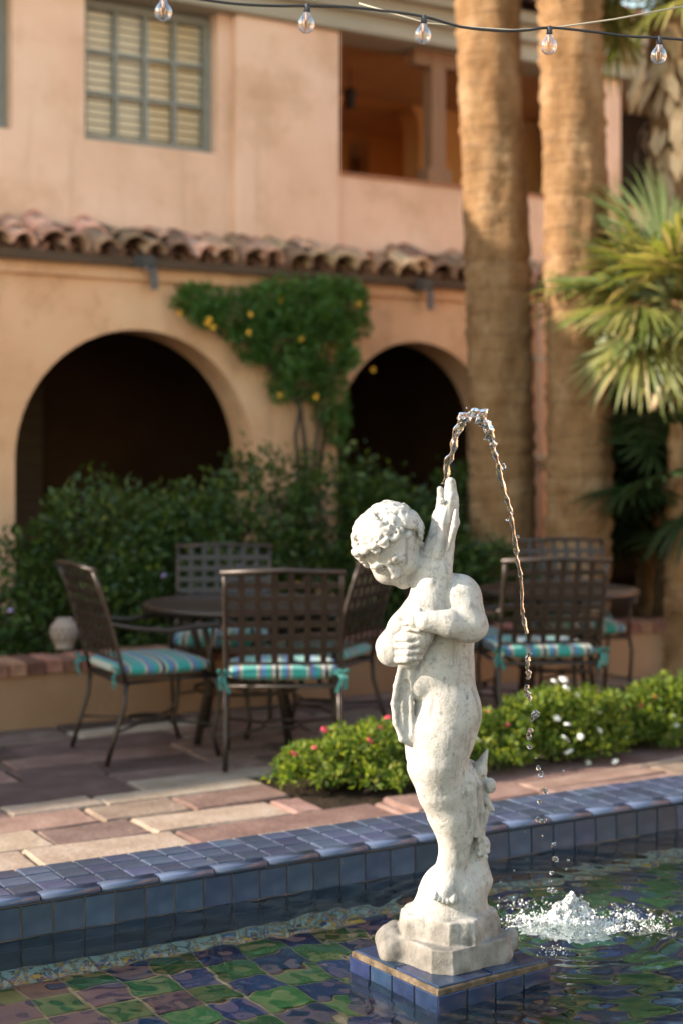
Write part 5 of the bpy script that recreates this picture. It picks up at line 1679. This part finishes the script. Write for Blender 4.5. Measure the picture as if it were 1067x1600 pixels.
def rope(arc_, m, seed, rough):
    """twisted, beaded strand of water"""
    g_ = random.Random(seed)
    pts_ = spline(arc_, m); n = 16
    v, f = [], []
    ph = [g_.uniform(0, 6) for _ in range(6)]
    for i, (x, y, r) in enumerate(pts_):
        c_ = jp(x, y) - J0
        t = pts_[min(i+1, len(pts_)-1)]; q = pts_[max(i-1, 0)]
        d = Vector((t[0]-q[0], 0, -(t[1]-q[1]))); d.normalize()
        sx = d.cross(Vector((0, 1, 0))); sy = Vector((0, 1, 0))
        bead = 1 + rough * (.45 * math.sin(i * .34 + ph[0]) * math.sin(i * .10 + ph[1]) + .28 * math.sin(i * .55 + ph[2])) + 0
        if i in (0, len(pts_) - 1): bead *= .25
        off = (sx * math.sin(i * .27 + ph[1]) * .3 + sy * math.sin(i * .21 + ph[2]) * .3) * r * S * rough
        for k in range(n):
            a_ = 2 * math.pi * k / n
            w = 1 + rough * (.30 * math.sin(3 * a_ + i * .26 + ph[3]) + .24 * math.sin(2 * a_ - i * .17 + ph[4]) + .14 * math.sin(5 * a_ + i * .42 + ph[5])) + 0
            rr = max(.25, bead * w) * r * S
            v.append(c_ + off + (sx * math.cos(a_) + sy * math.sin(a_) * .8) * rr)
    for i in range(len(pts_) - 1):
        for k in range(n): f.append((i*n+k, i*n+(k+1) % n, (i+1)*n+(k+1) % n, (i+1)*n+k))
    f.append(tuple(reversed(range(n)))); f.append(tuple((len(pts_)-1)*n + k for k in range(n)))
    b_ = MB(); b_.add(v, f, True)
    return b_
rope(arc, 15, 4, .55).build('stream', M['jet'], jet)
for k, seg in enumerate(([(828, 1020, 2.6), (824, 1030, 4.2), (823, 1042, 2.4), (825, 1052, 3.8), (824, 1062, 2.0)], [(823, 1070, 3.0), (822, 1078, 4.0), (825, 1088, 3.0), (830, 1094, 1.6)],
                        [(839, 1111, 3.6), (834, 1119, 5.0), (829, 1128, 1.8)], [(830, 1138, 2.6), (826, 1147, 3.8), (825, 1157, 2.0)])):
    rope(seg, 13, 30 + k, .6).build('strand', M['jet'], jet)

def blob(g_, r, n=8):
    b_ = MB(); v, f = [], []
    a1, a2, a3 = (g_.uniform(0, 6) for _ in range(3))
    for i in range(n + 1):
        ph = math.pi * i / n
        for k in range(2 * n):
            th = math.pi * k / n
            q = 1 + .16 * math.sin(2 * th + a1) * math.sin(ph) + .12 * math.sin(3 * ph + a2) + .08 * math.sin(3 * th + 2 * ph + a3)
            v.append((r * q * math.sin(ph) * math.cos(th), r * q * math.sin(ph) * math.sin(th), r * q * math.cos(ph)))
    m_ = 2 * n
    for i in range(n):
        for k in range(m_): f.append((i*m_+k, (i+1)*m_+k, (i+1)*m_+(k+1) % m_, i*m_+(k+1) % m_))
    b_.add(v, f, True); return b_
gd = random.Random(9)
bb = MB()                                                # froth of small beads where the jet turns over
for k in range(70):
    x, y, r = random.Random(k).choice(spline(arc[3:10], 6))
    q = gd.random() ** 1.5
    p = jp(x + gd.gauss(0, r * .55), y + gd.gauss(0, r * .5), gd.gauss(0, .008)) - J0
    b0 = blob(gd, r * S * (.10 + .20 * q), 5); bb.add([Vector(v_) + p for v_ in b0.v], b0.f, True)
o = bb.build('froth', M['jet'], jet); o['kind'] = 'stuff'
drops = [(786, 729, 4.6), (827, 1167, 4.4), (836.5, 1184, 1.4), (841, 1200, 4.2), (844, 1210, 4.6), (851, 1236, 4.4), (842.5, 1253, 3.8), (840, 1280, 4.2), (846, 1283, 4.6), (850, 1281, 3.0), (864, 1320, 4.4), (866.5, 1342, 5.2), (861, 1364, 3.4), (859, 1376, 2.6), (857, 1390, 4.2), (863, 1391, 4.6), (868, 1393, 3.4), (880, 1204, 1.3), (860, 1222, 1.0), (887, 1344, 2.4), (847, 1306, 1.4), (829, 1100, 1.2), (866, 1266, .9), (808, 838, 2.6), (792, 812, 2.4), (799, 801, 2.6),
         (908, 1402, 3.4), (918, 1412, 2.6), (884, 1358, 1.5), (848, 1402, 2.0), (781, 1378, 1.4), (803, 1360, 1.5), (958, 1412, 4.2), (963, 1417, 3.0), (1037, 1437, 2.8), (1052, 1459, 3.4), (1035, 1445, 2.2), (940, 1398, 1.0), (878, 1400, 1.1), (915, 1381, 1.0), (830, 1390, 1.0), (900, 1330, .9), (820, 1300, .8)]
dm = [blob(gd, 1.0).mesh('drop', M['jet']) for _ in range(5)]
for x, y, r in drops:
    p = jp(x, y) if y < 1380 else jp(x, y, .08 * (y - 1380) / 60 + .2)
    o = link('drop', gd.choice(dm), jet, p - J0, (gd.uniform(0, 6), gd.uniform(0, 6), gd.uniform(0, 6)))
    q = r * S * .92; o.scale = (q * gd.uniform(.8, 1.1), q, q * gd.uniform(.9, 1.2))

# splash: churned crown of water and foam where the drops land
M['foam'], nt, b = new_mat('foam')
b.inputs['Base Color'].default_value = (.86, .88, .86, 1); b.inputs['Roughness'].default_value = .25; b.inputs['Transmission Weight'].default_value = .25; b.inputs['IOR'].default_value = 1.2
M['churn'], nt, b = new_mat('churn')
b.inputs['Base Color'].default_value = (.95, .97, .96, 1); b.inputs['Roughness'].default_value = .12; b.inputs['Transmission Weight'].default_value = .45; b.inputs['IOR'].default_value = 1.33
spl = empty('water_splash', loc=(SPL.x, SPL.y, WZ))
tag(spl, 'white foaming splash on the pool surface beneath the falling drops', 'splash')
gs = np.random.default_rng(12)
def foam_mesh(n, fn, name, mat, smin, smax):
    b0 = blob(random.Random(2), 1.0, 4)
    v0 = np.array([tuple(p) for p in b0.v]); f0 = [f for f in b0.f]
    f0 = np.array(f0)
    V, F_ = [], []
    for i in range(n):
        p, s_ = fn(i)
        a_ = gs.random() * 6.28; c_, s2 = math.cos(a_), math.sin(a_)
        rot = np.array([[c_, -s2, 0], [s2, c_, 0], [0, 0, 1]])
        sc_ = s_ * (smin + (smax - smin) * gs.random() ** 2)
        V.append((v0 * np.array([1, .8, .7 + .5 * gs.random()]) @ rot.T) * sc_ + p); F_.append(f0 + i * len(v0))
    o = link(name, mesh_np(name, np.concatenate(V), np.concatenate(F_), [mat], True), spl); o['kind'] = 'stuff'
    return o
# churned mound: a lumpy sheet of white water
nr, na = 46, 96
V = []
g1 = gs.random((12, 2)) * 6.28
for i in range(nr):
    r = .135 * (i / (nr - 1)) ** .9
    for k in range(na):
        a_ = 2 * math.pi * k / na
        x, y = r * math.cos(a_) * 1.25, r * math.sin(a_) * .95
        q = 0
        for w in range(12):
            fr_ = 18 * 1.33 ** w
            q += math.sin(x * fr_ * math.cos(w * 1.9) + y * fr_ * math.sin(w * 1.9) + g1[w, 0]) / 1.22 ** w
        pk = .026 * math.exp(-(((x - .012) / .020) ** 2 + (y / .03) ** 2)) + .028 * math.exp(-(((x + .045) / .012) ** 2 + (y / .02) ** 2)) + .024 * math.exp(-(((x - .06) / .05) ** 2 + (y / .05) ** 2)) + .024 * math.exp(-(((x + .02) / .06) ** 2 + (y / .06) ** 2))
        z = pk * (1 + .42 * q) + .009 * q * math.exp(-(r / .09) ** 2) - .004 - .034 * (r / .135) ** 3
        V.append((x + .004 * gs.normal(), y + .004 * gs.normal(), z + .0040 * gs.normal()))
F_ = [(i * na + k, (i + 1) * na + k, (i + 1) * na + (k + 1) % na, i * na + (k + 1) % na) for i in range(nr - 1) for k in range(na)]
cm = MB(); cm.add(V, F_, True); cm.build('crown', M['churn'], spl)
cl = [(gs.normal() * .11, gs.normal() * .08, .012 + .03 * gs.random()) for _ in range(46)]
def f1(i):
    r = abs(gs.normal()) * .06; a_ = gs.random() * 6.28
    h = .060 * math.exp(-(r / .05) ** 2) * gs.random() ** 1.3 + .006 * gs.random()
    return np.array([r * math.cos(a_) * 1.6, r * math.sin(a_) * 1.1, h]), 1.0
foam_mesh(2600, f1, 'foam', M['foam'], .0008, .0036)
def f2(i):
    c_ = cl[int(gs.integers(len(cl)))]
    return np.array([c_[0] * 1.15 + gs.normal() * c_[2] * 1.3, c_[1] * 1.3 + gs.normal() * c_[2], .001 + .004 * gs.random()]), 1.0
foam_mesh(2200, f2, 'bubbles', M['foam'], .0008, .0034)
def f3(i):
    r = .26 * gs.random(); a_ = gs.random() * 6.28
    return np.array([r * math.cos(a_) * 1.4, r * math.sin(a_), .01 + .11 * gs.random() ** 2 * (1 - r / .3)]), 1.0
foam_mesh(220, f3, 'spray', M['jet'], .0010, .0040)

# ================================================================== string of lights
M['cable'] = surface('cable', [(.012,.012,.014), (.02,.02,.022)], 20, .6, 0)
M['bulb_glass'], nt, b = new_mat('bulb_glass')
tb_ = nt.nodes.new('ShaderNodeBsdfTransparent'); gl = nt.nodes.new('ShaderNodeBsdfGlossy'); gl.inputs['Roughness'].default_value = .03; tb_.inputs['Color'].default_value = (.95, .93, .93, 1)
lw = nt.nodes.new('ShaderNodeLayerWeight'); lw.inputs['Blend'].default_value = .45
mx = nt.nodes.new('ShaderNodeMixShader')
nt.links.new(lw.outputs['Facing'], mx.inputs[0]); nt.links.new(tb_.outputs[0], mx.inputs[1]); nt.links.new(gl.outputs[0], mx.inputs[2])
nt.links.new(mx.outputs[0], nt.nodes['Material Output'].inputs['Surface'])
M['filament'] = surface('filament', [(.55,.30,.14), (.65,.38,.2)], 30, .5, 0)
LY = 3.95
sl_ = empty('string_lights', loc=at(650, 20, LY))
tag(sl_, 'black cable with clear round bulbs strung across the top of the view', 'string lights')
L0 = Vector(sl_.location)
cab = [(-80, -60), (60, -38), (180, -20), (256, -12), (310, -2), (370, 6), (430, 9), (478, 9), (540, 11), (600, 17), (662, 26), (720, 42), (780, 48), (822, 47), (858, 43), (920, 49), (985, 57), (1030, 59), (1120, 66), (1250, 70)]
b_ = MB(); b_.tube([at(x, y, LY + .0005 * (x - 500)) - L0 for x, y in [q[:2] for q in spline([(a_, c_, 0) for a_, c_ in cab], 4)]], .0037, 7); b_.build('cable', M['cable'], sl_)
b_ = MB(); b_.tube([at(x, y, LY + .9) - L0 for x, y in ((560, 5), (664, 36), (740, 43), (800, 47), (860, 44), (960, 30), (1090, 5))], .0028, 6); b_.build('support_wire', M['fascia'], sl_)
sk = MB(); sk.lathe([(0, .004), (.006, .002), (.008, -.003), (.008, -.014), (.009, -.015), (.0088, -.019), (0, -.0195)], 12); skm = sk.mesh('lamp_holder', M['cable'])
gb = MB(); gb.lathe([(.0065, -.017), (.0075, -.022), (.010, -.028), (.0165, -.036), (.0215, -.046), (.0222, -.054), (.0185, -.065), (.010, -.072), (.0001, -.074)], 20); gbm = gb.mesh('bulb', M['bulb_glass'])
fb = MB(); fb.lathe([(.0001, -.018), (.004, -.021), (.003, -.040), (.0001, -.042)], 8)
fb.tube([(-.006, 0, -.040), (-.004, .003, -.062), (0, 0, -.044), (.004, -.003, -.062), (.006, 0, -.040)], .0014, 5); fbm = fb.mesh('filament', M['filament'])
for x, y, tilt in ((256, -13, 0), (481, 7, 4), (662, 25, 4), (858, 42, 2), (1030, 58, 3)):
    h = link('lamp_holder', skm, sl_, at(x, y, LY + .0005 * (x - 500)) - L0, (R(random.uniform(-4, 4)), R(tilt), 0))
    q = link('bulb', gbm, h); link('filament', fbm, h)
